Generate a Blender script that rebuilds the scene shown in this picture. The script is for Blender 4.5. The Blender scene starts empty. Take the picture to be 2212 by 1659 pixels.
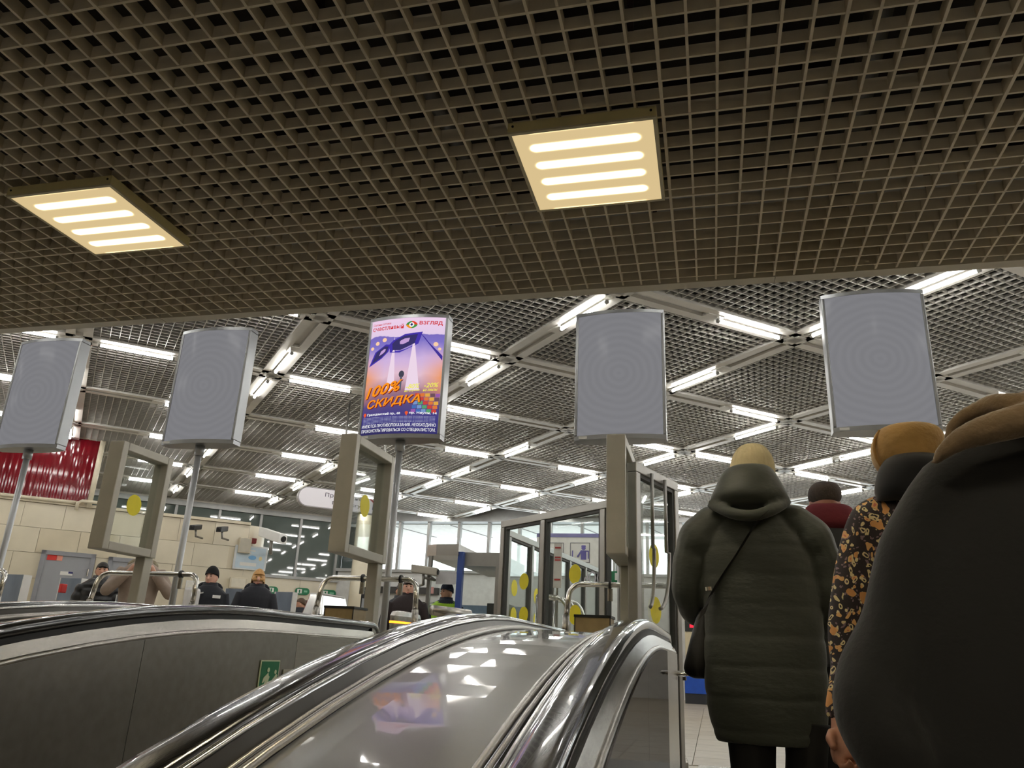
import bpy, bmesh, math, random
from mathutils import Vector, Matrix
import numpy as np
random.seed(7)
SC = bpy.context.scene
COL = SC.collection
# ---------------------------------------------------------------- camera
FPX, YAW, PIT, ROL = 1683.4, -0.253706, 0.335101, 0.045572
def _axes():
    f = Vector((math.sin(YAW)*math.cos(PIT), math.cos(YAW)*math.cos(PIT), math.sin(PIT)))
    r0 = Vector((math.cos(YAW), -math.sin(YAW), 0)); u0 = r0.cross(f)
    return (r0*math.cos(ROL)+u0*math.sin(ROL), -r0*math.sin(ROL)+u0*math.cos(ROL), f)
CR, CU, CF = _axes()
cam = bpy.data.cameras.new('camera'); cam_o = bpy.data.objects.new('camera', cam); COL.objects.link(cam_o)
cam.sensor_width = 36; cam.lens = FPX/2212*36; cam.clip_start = .05; cam.clip_end = 300
cam_o.matrix_world = Matrix((( CR.x, CU.x, -CF.x, 0), (CR.y, CU.y, -CF.y, 0), (CR.z, CU.z, -CF.z, 0), (0, 0, 0, 1)))
SC.camera = cam_o
SC.view_settings.view_transform = 'Standard'; SC.view_settings.look = 'None'
SC.view_settings.gamma = 1; SC.view_settings.use_curve_mapping = False
SC.view_settings.exposure = 0.0
# world: plain overcast winter daylight
W = bpy.data.worlds.new('world'); SC.world = W; W.use_nodes = True
W.node_tree.nodes['Background'].inputs[0].default_value = (.97, .985, 1, 1)
W.node_tree.nodes['Background'].inputs[1].default_value = 3.4
TUBE_E, PANEL_E = 50.0, 105.0
def ray(px, py): return CR*((px-1106)/FPX) - CU*((py-829.5)/FPX) + CF
def at(px, py, Y): d = ray(px, py); return d*(Y/d.y)
def atz(px, py, z): d = ray(px, py); return d*(z/d.z)
def atp(px, py, n, k): d = ray(px, py); return d*(k/d.dot(n))
def mpp(P): return P.dot(CF)/FPX            # metres per picture pixel at a point
# ---------------------------------------------------------------- materials
def lin(c):
    return tuple((v/255/12.92 if v/255 <= .04045 else ((v/255+.055)/1.055)**2.4) for v in c)
MATS = {}
def mat(name, rgb, rough=.5, metal=0., var=.08, scale=8., bump=0., bscale=60., stretch=None, spec=.5, coat=0., emit=None, estr=0., aniso=0., sheen=0.):
    if name in MATS: return MATS[name]
    m = bpy.data.materials.new(name); m.use_nodes = True; nt = m.node_tree; N = nt.nodes; L = nt.links
    b = N['Principled BSDF']; c = lin(rgb)
    tc = N.new('ShaderNodeTexCoord'); mp = N.new('ShaderNodeMapping'); L.new(tc.outputs['Object'], mp.inputs[0])
    if stretch: mp.inputs['Scale'].default_value = stretch
    ns = N.new('ShaderNodeTexNoise'); ns.inputs['Scale'].default_value = scale; ns.inputs['Detail'].default_value = 4
    L.new(mp.outputs[0], ns.inputs['Vector'])
    cr = N.new('ShaderNodeValToRGB'); L.new(ns.outputs[0], cr.inputs[0])
    cr.color_ramp.elements[0].position = .3; cr.color_ramp.elements[1].position = .7
    cr.color_ramp.elements[0].color = (*[max(0, v*(1-var)) for v in c], 1); cr.color_ramp.elements[1].color = (*[min(1, v*(1+var)) for v in c], 1)
    L.new(cr.outputs[0], b.inputs['Base Color'])
    b.inputs['Metallic'].default_value = metal; b.inputs['Roughness'].default_value = rough
    b.inputs['Specular IOR Level'].default_value = spec; b.inputs['Coat Weight'].default_value = coat; b.inputs['Coat Roughness'].default_value = .03
    b.inputs['Sheen Weight'].default_value = sheen
    if aniso: b.inputs['Anisotropic'].default_value = aniso
    if bump:
        n2 = N.new('ShaderNodeTexNoise'); n2.inputs['Scale'].default_value = bscale; n2.inputs['Detail'].default_value = 3
        L.new(mp.outputs[0], n2.inputs['Vector']); bp = N.new('ShaderNodeBump'); bp.inputs['Strength'].default_value = bump; bp.inputs['Distance'].default_value = .01
        L.new(n2.outputs[0], bp.inputs['Height']); L.new(bp.outputs[0], b.inputs['Normal'])
    if emit:
        b.inputs['Emission Color'].default_value = (*lin(emit), 1); b.inputs['Emission Strength'].default_value = estr
    MATS[name] = m; return m
def emat(name, rgb, s):
    if name in MATS: return MATS[name]
    m = bpy.data.materials.new(name); m.use_nodes = True; nt = m.node_tree; nt.nodes.clear()
    e = nt.nodes.new('ShaderNodeEmission'); o = nt.nodes.new('ShaderNodeOutputMaterial')
    e.inputs[0].default_value = (*lin(rgb), 1); e.inputs[1].default_value = s
    nt.links.new(e.outputs[0], o.inputs[0]); MATS[name] = m; return m
def glassmat(name, tint=(247, 250, 249), refl=1.0):
    if name in MATS: return MATS[name]
    m = bpy.data.materials.new(name); m.use_nodes = True; nt = m.node_tree; N = nt.nodes; L = nt.links; N.clear()
    t = N.new('ShaderNodeBsdfTransparent'); t.inputs[0].default_value = (*lin(tint), 1)
    g = N.new('ShaderNodeBsdfGlossy'); g.inputs['Roughness'].default_value = .02
    fr = N.new('ShaderNodeLayerWeight'); fr.inputs[0].default_value = .12
    mu = N.new('ShaderNodeMath'); mu.operation = 'MULTIPLY'; mu.inputs[1].default_value = .5*refl; L.new(fr.outputs['Fresnel'], mu.inputs[0])
    x = N.new('ShaderNodeMixShader'); o = N.new('ShaderNodeOutputMaterial')
    L.new(mu.outputs[0], x.inputs[0]); L.new(t.outputs[0], x.inputs[1]); L.new(g.outputs[0], x.inputs[2]); L.new(x.outputs[0], o.inputs[0])
    MATS[name] = m; return m
# ---------------------------------------------------------------- mesh helpers
class MB:
    def __init__(s): s.v = []; s.f = []
    def add(s, vs, fs):
        k = len(s.v); s.v += [tuple(v) for v in vs]; s.f += [tuple(i+k for i in f) for f in fs]; return s
    def box(s, lo, hi):
        (x0, y0, z0), (x1, y1, z1) = lo, hi
        return s.add([(x0,y0,z0),(x1,y0,z0),(x1,y1,z0),(x0,y1,z0),(x0,y0,z1),(x1,y0,z1),(x1,y1,z1),(x0,y1,z1)],
                     [(3,2,1,0),(4,5,6,7),(0,1,5,4),(1,2,6,5),(2,3,7,6),(3,0,4,7)])
    def obox(s, o, a, b, c):
        """box with corner o and edge vectors a, b, c"""
        o, a, b, c = (Vector(q) for q in (o, a, b, c))
        vs = [o, o+a, o+a+b, o+b, o+c, o+a+c, o+a+b+c, o+b+c]
        fs = [(3,2,1,0),(4,5,6,7),(0,1,5,4),(1,2,6,5),(2,3,7,6),(3,0,4,7)]
        if a.cross(b).dot(c) < 0: fs = [tuple(reversed(f)) for f in fs]
        return s.add(vs, fs)
    def tube(s, pts, r, seg=10, caps=True):
        pts = [Vector(p) for p in pts]; n = len(pts); rr = r if isinstance(r, (list, tuple)) else [r]*n
        rows = []; up = None
        for i, p in enumerate(pts):
            t = (pts[min(i+1, n-1)]-pts[max(i-1, 0)]).normalized()
            if up is None: up = Vector((0, 0, 1)) if abs(t.z) < .9 else Vector((0, 1, 0))
            a = (up - t*up.dot(t)).normalized(); b = t.cross(a); up = a
            rows.append([p + a*(rr[i]*math.cos(2*math.pi*k/seg)) + b*(rr[i]*math.sin(2*math.pi*k/seg)) for k in range(seg)])
        return s.rows(rows, caps)
    def rows(s, rows, caps=True):
        n = len(rows); seg = len(rows[0]); vs = [v for r in rows for v in r]
        fs = [(i*seg+k, i*seg+(k+1) % seg, (i+1)*seg+(k+1) % seg, (i+1)*seg+k) for i in range(n-1) for k in range(seg)]
        if caps: fs += [tuple(reversed(range(seg))), tuple((n-1)*seg+k for k in range(seg))]
        return s.add(vs, fs)
    def ell(s, c, r, seg=16, rings=10, M=None):
        c = Vector(c); rows = []
        for i in range(rings+1):
            a = math.pi*(i+.02 if i == 0 else (i-.02 if i == rings else i))/rings - math.pi/2
            row = []
            for k in range(seg):
                t = 2*math.pi*k/seg
                p = Vector((r[0]*math.cos(a)*math.cos(t), r[1]*math.cos(a)*math.sin(t), r[2]*math.sin(a)))
                row.append(c + (M @ p if M else p))
            rows.append(row)
        return s.rows(rows)
    def prism(s, pts2, fn, d0, d1):
        """flat outline given in (a, b), placed by fn(a, b, d)"""
        n = len(pts2)
        return s.add([fn(a, b, d0) for a, b in pts2]+[fn(a, b, d1) for a, b in pts2],
                     [tuple(reversed(range(n))), tuple(range(n, 2*n))]+[(i, (i+1) % n, (i+1) % n+n, i+n) for i in range(n)])
    def mesh(s, name, smooth=False):
        me = bpy.data.meshes.new(name); me.from_pydata([tuple(v) for v in s.v], [], s.f); me.validate()
        bm = bmesh.new(); bm.from_mesh(me); bmesh.ops.recalc_face_normals(bm, faces=bm.faces); bm.to_mesh(me); bm.free()
        if smooth:
            for p in me.polygons: p.use_smooth = True
        me.update(); return me
    def build(s, name, m, parent=None, smooth=False, bevel=0., kind=None):
        o = link(name, s.mesh(name, smooth), m, parent, kind)
        if bevel:
            b = o.modifiers.new('bevel', 'BEVEL'); b.width = bevel; b.segments = 2; b.limit_method = 'ANGLE'; b.angle_limit = math.radians(40)
        return o
def build_split(mb, name, m, parent=None, **k):
    """every separate piece of the builder becomes an object of its own"""
    par = list(range(len(mb.v)))
    def find(i):
        while par[i] != i: par[i] = par[par[i]]; i = par[i]
        return i
    for f in mb.f:
        for i in f[1:]: par[find(i)] = find(f[0])
    groups = {}
    for f in mb.f: groups.setdefault(find(f[0]), []).append(f)
    out = []
    for fs in groups.values():
        ids = sorted({i for f in fs for i in f}); mp = {i: j for j, i in enumerate(ids)}
        q = MB(); q.v = [mb.v[i] for i in ids]; q.f = [tuple(mp[i] for i in f) for f in fs]; out.append(q.build(name, m, parent, **k))
    return out
def link(name, me, m=None, parent=None, kind=None):
    o = bpy.data.objects.new(name, me); COL.objects.link(o)
    if m is not None and me is not None and not me.materials: me.materials.append(m)
    if parent is not None:
        o.parent = parent; o.matrix_parent_inverse = Matrix.Translation(-Vector(parent.location)) if parent.type == 'EMPTY' else Matrix()
    if kind: o['kind'] = kind
    return o
def tag(o, label, cat, group=None):
    o['label'] = label; o['category'] = cat
    if group: o['group'] = group
    return o
def thing(name, label, cat, loc, group=None):
    o = bpy.data.objects.new(name, None); COL.objects.link(o); o.location = Vector(loc); o.empty_display_size = .1
    return tag(o, label, cat, group)
def shell(name, mb, m, parent=None, **k):
    o = mb.build(name, m, parent, **k)
    if parent is None: o['kind'] = 'structure'
    return o
def fuse(mb, name, m, parent, voxel=.012, smooth=6, extra=None):
    """join overlapping closed pieces into one continuous skin"""
    me = mb.mesh(name); o = bpy.data.objects.new(name, me); COL.objects.link(o)
    r = o.modifiers.new('r', 'REMESH'); r.mode = 'VOXEL'; r.voxel_size = voxel
    if smooth:
        s = o.modifiers.new('s', 'SMOOTH'); s.iterations = smooth; s.factor = .5
    dg = bpy.context.evaluated_depsgraph_get(); me2 = bpy.data.meshes.new_from_object(o.evaluated_get(dg))
    bpy.data.objects.remove(o); bpy.data.meshes.remove(me); me2.name = name
    for p in me2.polygons: p.use_smooth = True
    me2.materials.clear()
    return link(name, me2, m, parent)
def textmesh(s, size=1.0, width=None, height=None, shear=0., ext=0.001, res=2, thick=0.):
    cu = bpy.data.curves.new('t', 'FONT'); cu.body = s; cu.size = size; cu.extrude = ext; cu.resolution_u = res; cu.shear = shear; cu.offset = thick
    o = bpy.data.objects.new('t', cu); COL.objects.link(o)
    dg = bpy.context.evaluated_depsgraph_get(); me = bpy.data.meshes.new_from_object(o.evaluated_get(dg))
    bpy.data.objects.remove(o); bpy.data.curves.remove(cu); me.name = 'lettering'
    xs = [v.co.x for v in me.vertices]; ys = [v.co.y for v in me.vertices]
    if xs:
        x0, x1, y0, y1 = min(xs), max(xs), min(ys), max(ys)
        sx = (width/(x1-x0)) if width else 1; sy = (height/(y1-y0)) if height else sx
        for v in me.vertices: v.co.x = (v.co.x-x0)*sx; v.co.y = (v.co.y-y0)*sy
    return me
def place_text(s, m, parent, O, ex, ey, en, **k):
    """text with lower left corner O, baseline along ex, up ey, normal en"""
    me = textmesh(s, **k)
    for v in me.vertices:
        c = v.co; v.co = Vector(O)+Vector(ex)*c.x+Vector(ey)*c.y+Vector(en)*c.z
    return link('lettering', me, m, parent)
Z = Vector((0, 0, 1))
FLOOR = -0.78
HC = 3.30                       # hall ceiling above the eye
LC = 1.973                      # grid over the escalators
# ---- shared materials
STEEL = mat('brushed_steel', (176, 172, 165), .27, 1., .07, 3, .05, 90, (40, 1.5, 40), aniso=.4)
DECK = mat('polished_deck_steel', (150, 149, 147), .34, 1., .05, 2.2, .012, 1.6, (2, .6, 1), coat=1.)
def smoked():
    m = mat('smoked_panel', (44, 40, 36), .6, 0., .1, 3, spec=0.); nt = m.node_tree; b = nt.nodes['Principled BSDF']; o = nt.nodes['Material Output']
    g = nt.nodes.new('ShaderNodeBsdfGlossy'); g.inputs['Roughness'].default_value = .04; g.inputs[0].default_value = (.8, .78, .76, 1)
    x = nt.nodes.new('ShaderNodeMixShader'); x.inputs[0].default_value = .26
    nt.links.new(b.outputs[0], x.inputs[1]); nt.links.new(g.outputs[0], x.inputs[2]); nt.links.new(x.outputs[0], o.inputs[0]); return m
MIRROR = smoked()
DARKSTEEL = mat('worn_panel_steel', (146, 142, 136), .38, 1., .08, 2, .04, 40, (1, 12, 12))
CHROME = mat('chrome', (236, 235, 231), .17, 1., .03, 4)
RUBBER = mat('black_rubber', (9, 9, 10), .2, 0., .1, 6, spec=.9, coat=1.)
BLACK = mat('black_plastic', (14, 14, 15), .45)
ALU = mat('grey_aluminium', (152, 150, 145), .38, .85, .05, 10)
FRAMEG = mat('grey_painted_frame', (176, 172, 160), .5, .2, .05, 9)
GLASS = glassmat('clear_glass')
YELLOW = mat('yellow_sticker', (234, 218, 4), .55, 0., .03, 20)
WHITE = mat('white_paint', (225, 224, 220), .5, 0., .03, 8)
POLE = mat('pole_grey_metal', (176, 178, 180), .36, .55, .04, 8)
PURPLEG = mat('grey_screen_surround', (165, 166, 170), .4, .4, .03, 8)
# ================================================================ SETTING
TV = Vector((.755, .656, 0)).normalized()       # along the tiled wall
NV = Vector((-TV.y, TV.x, 0))                   # its outward normal
KA = 15.58                                      # plane of the tiled wall
KB = 20.8                                       # plane of the glazed wall behind it
YB = 19.3                                       # plane of the street glazing
def wa(px, py): return atp(px, py, NV, KA)
def wpt(s, z, k=KA): return TV*s + NV*k + Z*z     # s along the wall
M_SLAB = mat('dark_void', (52, 48, 42), .9, 0., .25, 2)
M_GRID = mat('beige_grid_metal', (220, 209, 186), .5, .15, .08, 12)
M_GRID2 = mat('light_grid_metal', (196, 193, 186), .42, .3, .05, 12)
M_BEAM = mat('white_beam_metal', (205, 202, 195), .35, .35, .04, 6)
M_TILE = mat('cream_stone_tile', (212, 203, 180), .24, 0., .07, 2.2, .02, 20, spec=.6)
M_TILE2 = mat('cream_stone_tile_warm', (205, 194, 168), .24, 0., .08, 2.6, .02, 20, spec=.6)
M_JOINT = mat('tile_joint', (198, 190, 168), .8)
M_FLOOR = mat('floor_stone', (178, 168, 150), .35, 0., .12, 5, .02, 30)
M_FLOORJ = mat('floor_joint', (120, 112, 98), .8)
M_WALLP = mat('plain_wall_paint', (196, 190, 178), .7)
M_DARKWALL = mat('tunnel_wall', (170, 160, 140), .8)

# floor of the hall with its stone slabs, and the landing in front of the escalators
fl = shell('floor', MB().box((-26, 5.3, FLOOR-.2), (14, 22, FLOOR-.012)), M_FLOORJ)
tile_me = MB().box((.003, .003, -.02), (.597, .597, .012)).mesh('tile'); tile_me.materials.append(M_FLOOR)
tile_me2 = tile_me.copy(); tile_me2.materials.clear(); tile_me2.materials.append(mat('floor_stone_dark', (166, 154, 134), .33, 0., .14, 6, .02, 30))
for i in range(-4, 8):
    for j in range(15):
        o = link('tile', tile_me if (i*7+j*3) % 5 else tile_me2, None, fl); o.location = (i*.6-.2, 7.2+j*.6, FLOOR-.012)
mb = MB()
for sx in (-26, 4.6): mb.box((sx, 7.2, FLOOR-.02), (-2.6 if sx < 0 else 14, 22, FLOOR))
mb.box((-2.6, 16.2, FLOOR-.02), (4.6, 22, FLOOR)); mb.box((-26, 5.3, FLOOR-.02), (14, 7.2, FLOOR-.005))
mb.build('slab', M_FLOOR, fl)

# low ceiling over the escalators: slab, strips of the square grid, edge fascia
lc = shell('ceiling', MB().box((-11, -4, LC+.55), (8, 3.95, LC+.7)), M_SLAB)
X0, XN, Y0, YN = .0937-.1*92, 150, 2.0296-.1*16, 36
dm = MB().box((-.005, .35, LC), (.005, 3.94, LC+.052)).mesh('lamella'); dm.materials.append(M_GRID)
dm2 = MB().box((-.006, .35, LC-.003), (.006, 3.94, LC+.056)).mesh('lamella'); dm2.materials.append(M_GRID)
cm = MB().box((X0, -.0045, LC+.001), (X0+.1*XN, .0045, LC+.050)).mesh('lamella'); cm.materials.append(M_GRID)
cm2 = MB().box((X0, -.0055, LC-.003), (X0+.1*XN, .0055, LC+.056)).mesh('lamella'); cm2.materials.append(M_GRID)
for i in range(XN):
    o = link('lamella', dm2 if i % 6 == 0 else dm, None, lc); o.location = (X0+.1*i, 0, random.uniform(-.002, .002))
for j in range(YN):
    y = Y0+.1*j - (.04 if j > 26 else 0)
    if y < 3.93:
        o = link('lamella', cm2 if j % 6 == 3 else cm, None, lc); o.location = (0, y, random.uniform(-.002, .002))
mb = MB()
for y in (1.15, 1.62, 2.75, 3.5): mb.box((-11, y, LC+.30), (8, y+.07, LC+.40))
for k in range(12):
    x = -8.6+1.2*k
    for y in (.9, 2.1, 3.3): mb.box((x, y, LC+.05), (x+.02, y+.03, LC+.55))
build_split(mb, 'carrier_rail', mat('rusty_carrier', (44, 26, 20), .8), lc)
mb = MB()
for x, y0, y1, r in ((-4.2, .3, 3.9, .06), (-1.15, .3, 3.9, .045), (.62, .3, 3.9, .05), (1.9, .3, 3.9, .06)): mb.tube([(x, y0, LC+.3), (x+.1, y1, LC+.32)], r)
build_split(mb, 'duct', mat('old_duct', (96, 92, 82), .7, .2, .2, 5), lc, smooth=True)
M_FASCIA = mat('fascia_metal', (212, 205, 188), .5, 0., .05, 3)
for k in range(10):
    MB().box((-11+1.9*k+.002, 3.942, LC-.006), (-11+1.9*(k+1)-.002, 4.016, LC+.048)).build('fascia_strip', M_FASCIA, lc)
# bulkhead from the low grid up to the hall ceiling, tunnel sides and back
shell('wall_bulkhead', MB().box((-26, 3.99, LC+.05), (14, 4.1, HC+.7)), M_WALLP)
shell('wall_tunnel_left', MB().box((-9.6, -7, -5), (-9.4, 4.0, LC+.7)), M_DARKWALL)
shell('wall_tunnel_right', MB().box((3.3, -7, -5), (3.5, 5.3, LC+.7)), M_DARKWALL)
shell('wall_tunnel_back', MB().box((-9.6, -7.2, -6), (3.5, -7, LC+.7)), M_DARKWALL)
shell('ceiling_tunnel', MB().box((-9.6, -7.2, LC+.02), (3.5, .34, LC+.1)), mat('tunnel_soffit', (150, 142, 124), .8))
shell('floor_tunnel', MB().add([(-9.6, 5.3, -1.3), (3.5, 5.3, -1.3), (3.5, -7, -7.2), (-9.6, -7, -7.2)], [(0, 1, 2, 3)]), M_DARKWALL)

# hall ceiling: beams in a diagonal lattice, a square-mesh panel in every bay
OL, UL, VL = Vector((-.717, 6.672, HC)), Vector((-1.498, 1.607, 0)), Vector((1.689, 1.445, 0))
hc = shell('ceiling', MB().box((-26, 4.0, HC+.62), (14, 22, HC+.75)), mat('hall_void', (30, 30, 31), .9, 0., .2, 1.5))
def inside(P): return P.y > 3.3 and P.y < YB-.2 and P.dot(NV) < KB-.2 and P.x < 11 and P.x > -21
NL = 20
mb = MB()
for k in range(NL+1):
    a = .052+.896*k/NL
    for A, B in ((UL, VL), (VL, UL)):
        mb.obox(A*.052+B*a-B*.0020+Z*.016, A*.896, B*.0040, Z*.030)
panel_me = mb.mesh('mesh_panel'); panel_me.materials.append(M_GRID2)
def beam_mesh(A, B):
    """white tray along A: two halves, each with two side flanges and a sunken bed, a boss at both ends and in the middle"""
    m = MB(); n = B.normalized(); L = A.length; t = A.normalized()
    def piece(a0, a1, w0, w1, z0, z1): m.obox(t*a0+n*w0+Z*z0, t*(a1-a0), n*(w1-w0), Z*(z1-z0))
    piece(0, L, -.14, -.04, -.01, .06); piece(0, L, .04, .14, -.01, .06); piece(0, L, -.04, .04, .026, .06)
    for a in (0.0, .5, 1.0):
        lo, hi = max(0, a*L-.1), min(L, a*L+.1); piece(lo, hi, -.06, .06, -.018, .03)
    return m
bu = beam_mesh(UL, VL).mesh('beam'); bu.materials.append(M_BEAM)
bv = beam_mesh(VL, UL).mesh('beam'); bv.materials.append(M_BEAM)
SIDES_U = {(0,0):'S',(1,0):'S',(0,1):'E',(1,2):'S',(2,2):'S',(0,2):'S',(2,1):'E',(3,1):'E',(4,1):'S',(3,2):'S',(4,2):'S',(5,2):'S',(-1,1):'B',(1,-1):'E',(2,-1):'S',(1,3):'B',(0,3):'E',(4,-2):'S',(2,-2):'E',(3,-2):'E',(3,-1):'S',(-1,0):'S'}
SIDES_V = {(0,0):'E',(1,1):'E',(2,0):'S',(2,2):'S',(0,1):'E',(1,2):'E',(3,1):'E',(4,1):'E',(5,1):'E',(2,1):'E',(3,0):'E',(2,-1):'S',(2,-2):'S',(3,-2):'E',(3,-1):'E',(4,-2):'E',(4,-1):'E',(5,-1):'E',(6,-1):'E',(3,-3):'E',(1,-2):'E',(2,3):'S',(1,-1):'E'}
TUBE = emat('lit_tube', (254, 252, 247), TUBE_E)
M_CAP = mat('lamp_cap', (120, 118, 112), .5)
def lamp_parts(A):
    t = A.normalized(); L = .37*A.length
    g = MB().tube([t*.012, t*(L-.012)], .0135, 10).mesh('tube', True); g.materials.append(TUBE)
    c = MB().tube([t*-.012, t*.012], .02, 10).mesh('end_cap'); c.materials.append(M_CAP)
    c2 = MB().tube([t*(L-.012), t*(L+.012)], .02, 10).mesh('end_cap'); c2.materials.append(M_CAP)
    b = MB(); n = Vector((-t.y, t.x, 0)); b.obox(t*-.03-n*.018+Z*.018, t*(L+.06), n*.036, Z*.004); bb = b.mesh('tray'); bb.materials.append(WHITE)
    return g, c, c2, bb
LP = {'u': lamp_parts(UL), 'v': lamp_parts(VL)}
def fluor(P, d):
    r = thing('fluorescent_lamp', 'slim white fluorescent tube lit in a diagonal beam of the mesh hall ceiling', 'lamp', P, 'fluorescent tubes of the hall ceiling')
    for nm, me in zip(('tube', 'end_cap', 'end_cap', 'tray'), LP[d]):
        o = bpy.data.objects.new(nm, me); COL.objects.link(o); o.parent = r
for i in range(-6, 12):
    for j in range(-9, 9):
        P = OL+UL*i+VL*j
        if inside(P+UL*.5+VL*.5) and inside(P) or inside(P+UL+VL) and inside(P+UL*.5+VL*.5):
            o = link('mesh_panel', panel_me, None, hc); o.location = P
        for A, me, S, df, key in ((UL, bu, SIDES_U, 'S', 'u'), (VL, bv, SIDES_V, 'E', 'v')):
            if inside(P+A*.5):
                o = link('beam', me, None, hc); o.location = P
                s = S.get((i, j), df)
                if s in 'SB' and inside(P+A*.1): fluor(P+A*.10-Z*.041, key)
                if s in 'EB' and inside(P+A*.9): fluor(P+A*.53-Z*.041, key)

# tiled wall with the red panel and its doors
s_of = lambda P: P.dot(TV)
sR = s_of(wa(226, 955)); ZT = wa(198, 1098).z; SE_ = s_of(wa(540, 1140))
wl = shell('wall_left', MB().obox(wpt(-12, FLOOR)+NV*.03, TV*(SE_+12), NV*.35, Z*(ZT-FLOOR)).obox(wpt(-12, ZT)+NV*.03, TV*(sR+12), NV*.3, Z*(HC+.6-ZT)), M_JOINT)
TW, TH = .62, .415
me1 = MB().obox(TV*.003, TV*(TW-.006), NV*.04, Z*(TH-.006)).mesh('tile'); me1.materials.append(M_TILE)
me2 = me1.copy(); me2.materials.clear(); me2.materials.append(M_TILE2)
nrow = int(round((ZT-FLOOR)/TH)); THs = (ZT-FLOOR)/nrow
for r in range(nrow):
    for k in range(-1, 14):
        s = SE_-TW*(k+1)+(TW/2 if r % 2 else 0)
        if s+TW > SE_+.01: s = SE_-TW
        o = link('tile', random.choice((me1, me1, me2)), None, wl); o.location = wpt(s, FLOOR+THs*r)+NV*random.uniform(-.004, .002)
# rounded end of the tiled wall
mb = MB(); rows = []
for a in range(9):
    t = math.pi/2*a/8; c = wpt(SE_, FLOOR)+NV*.35
    rows.append([c+TV*(.35*math.sin(t))-NV*(.35*math.cos(t))+Z*z for z in (0, ZT-FLOOR)])
mb.add([p for r in rows for p in r], [(2*i, 2*i+2, 2*i+3, 2*i+1) for i in range(8)])
mb.build('rounded_corner', M_TILE, wl, smooth=True)
M_CREAM = mat('cream_pipe', (206, 196, 172), .4)
MB().obox(wpt(-4, ZT)-NV*.05, TV*(SE_+4), NV*.12, Z*.05).build('coping', M_CREAM, wl)
# red glossy ribbed panel
M_RED = mat('dark_red_gloss', (104, 13, 24), .07, 0., .14, 3, 0, 16, (6, 6, .2), spec=.45)
rp = thing('red_wall_panel', 'glossy dark red ribbed panel above the tiled wall at the far left', 'panel', wpt(sR-1.5, ZT+.05))
zr0, zr1 = ZT+.09, wa(200, 952).z
mb = MB(); ns = 40; pts = []
for k in range(ns*4+1):
    s = sR-.06-3.6*k/(ns*4); d = -.02-.0016*(1 if k % 4 in (1, 2) else 0); pts.append((s, d))
vs = []
for s, d in pts: vs += [wpt(s, zr0)+NV*d, wpt(s, zr1)+NV*d]
mb.add(vs, [(2*i, 2*i+1, 2*i+3, 2*i+2) for i in range(len(pts)-1)])
mb.build('red_sheet', M_RED, rp)
fr = MB(); fr.tube([wpt(sR-.02, zr0-.1)-NV*.09, wpt(sR-.02, zr1+.04)-NV*.09], .045, 10); fr.build('corner_pipe', M_CREAM, rp, smooth=True)
MB().tube([wpt(sR-3.7, zr1+.04)-NV*.06, wpt(sR, zr1+.04)-NV*.06], .035, 10).build('top_pipe', M_CREAM, rp, smooth=True)
MB().tube([wpt(sR-3.7, zr0-.03)-NV*.07, wpt(sR-.1, zr0-.03)-NV*.07], .03, 10).tube([wpt(sR-.2, zr0-.16)-NV*.13, wpt(sR-.2, zr0-.04)-NV*.13, wpt(sR-.14, zr0)-NV*.13, wpt(sR+.1, zr0)-NV*.13], .03, 10).build('bottom_pipe', M_CREAM, rp, smooth=True)

M_DOOR = mat('grey_door_paint', (150, 152, 156), .45, 0., .03, 4)
def door(nm, px0, px1, pyt, extra):
    a, b = s_of(wa(px0, pyt)), s_of(wa(px1, pyt+14)); zt = wa((px0+px1)/2, pyt+7).z
    d = shell(nm, MB().obox(wpt(a+.07, FLOOR+.01)-NV*.035, TV*(b-a-.14), NV*.05, Z*(zt-FLOOR-.08)), M_DOOR)
    f = MB()
    f.obox(wpt(a, FLOOR)-NV*.06, TV*.07, NV*.08, Z*(zt-FLOOR)); f.obox(wpt(b-.07, FLOOR)-NV*.06, TV*.07, NV*.08, Z*(zt-FLOOR)); f.obox(wpt(a, zt-.07)-NV*.06, TV*(b-a), NV*.08, Z*.07)
    build_split(f, 'door_frame', mat('door_frame_paint', (138, 139, 144), .45), d)
    h = MB(); h.tube([wpt(a+.14, FLOOR+1.0)-NV*.09, wpt(a+.26, FLOOR+1.0)-NV*.09], .012, 8); h.obox(wpt(a+.12, FLOOR+.9)-NV*.045, TV*.05, NV*.012, Z*.2); build_split(h, 'door_handle', CHROME, d)
    for zz in (.25, 1.0, 1.75): MB().tube([wpt(b-.075, FLOOR+zz)-NV*.065, wpt(b-.075, FLOOR+zz+.12)-NV*.065], .012, 8).build('hinge', STEEL, d)
    return d, a, b, zt
d1, a1, b1, zt1 = door('door_1', 92, 208, 1186, True)
d2, a2, b2, zt2 = door('door_2', 236, 330, 1200, False)
# plates stuck on the first door
P = wa(104, 1196); q = wa(134, 1212)
MB().obox(wpt(s_of(P), q.z)-NV*.042, TV*(s_of(q)-s_of(P))*.62, NV*.006, Z*(P.z-q.z)).build('red_plate', mat('red_sign', (206, 48, 40), .5), d1)
MB().obox(wpt(s_of(P)+(s_of(q)-s_of(P))*.64, q.z)-NV*.042, TV*(s_of(q)-s_of(P))*.36, NV*.006, Z*(P.z-q.z)).build('red_plate', mat('pale_red_sign', (226, 150, 130), .5), d1)
P = wa(131, 1234); q = wa(156, 1244)
MB().obox(wpt(s_of(P), q.z)-NV*.042, TV*(s_of(q)-s_of(P)), NV*.006, Z*(P.z-q.z)).build('door_plate', WHITE, d1)
MB().obox(wpt(s_of(P)+.12, q.z+(P.z-q.z)*.5)-NV*.044, TV*(s_of(q)-s_of(P)-.12), NV*.006, Z*(P.z-q.z)*.5).build('door_plate', mat('navy_sign', (52, 52, 110), .5), d1)

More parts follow.
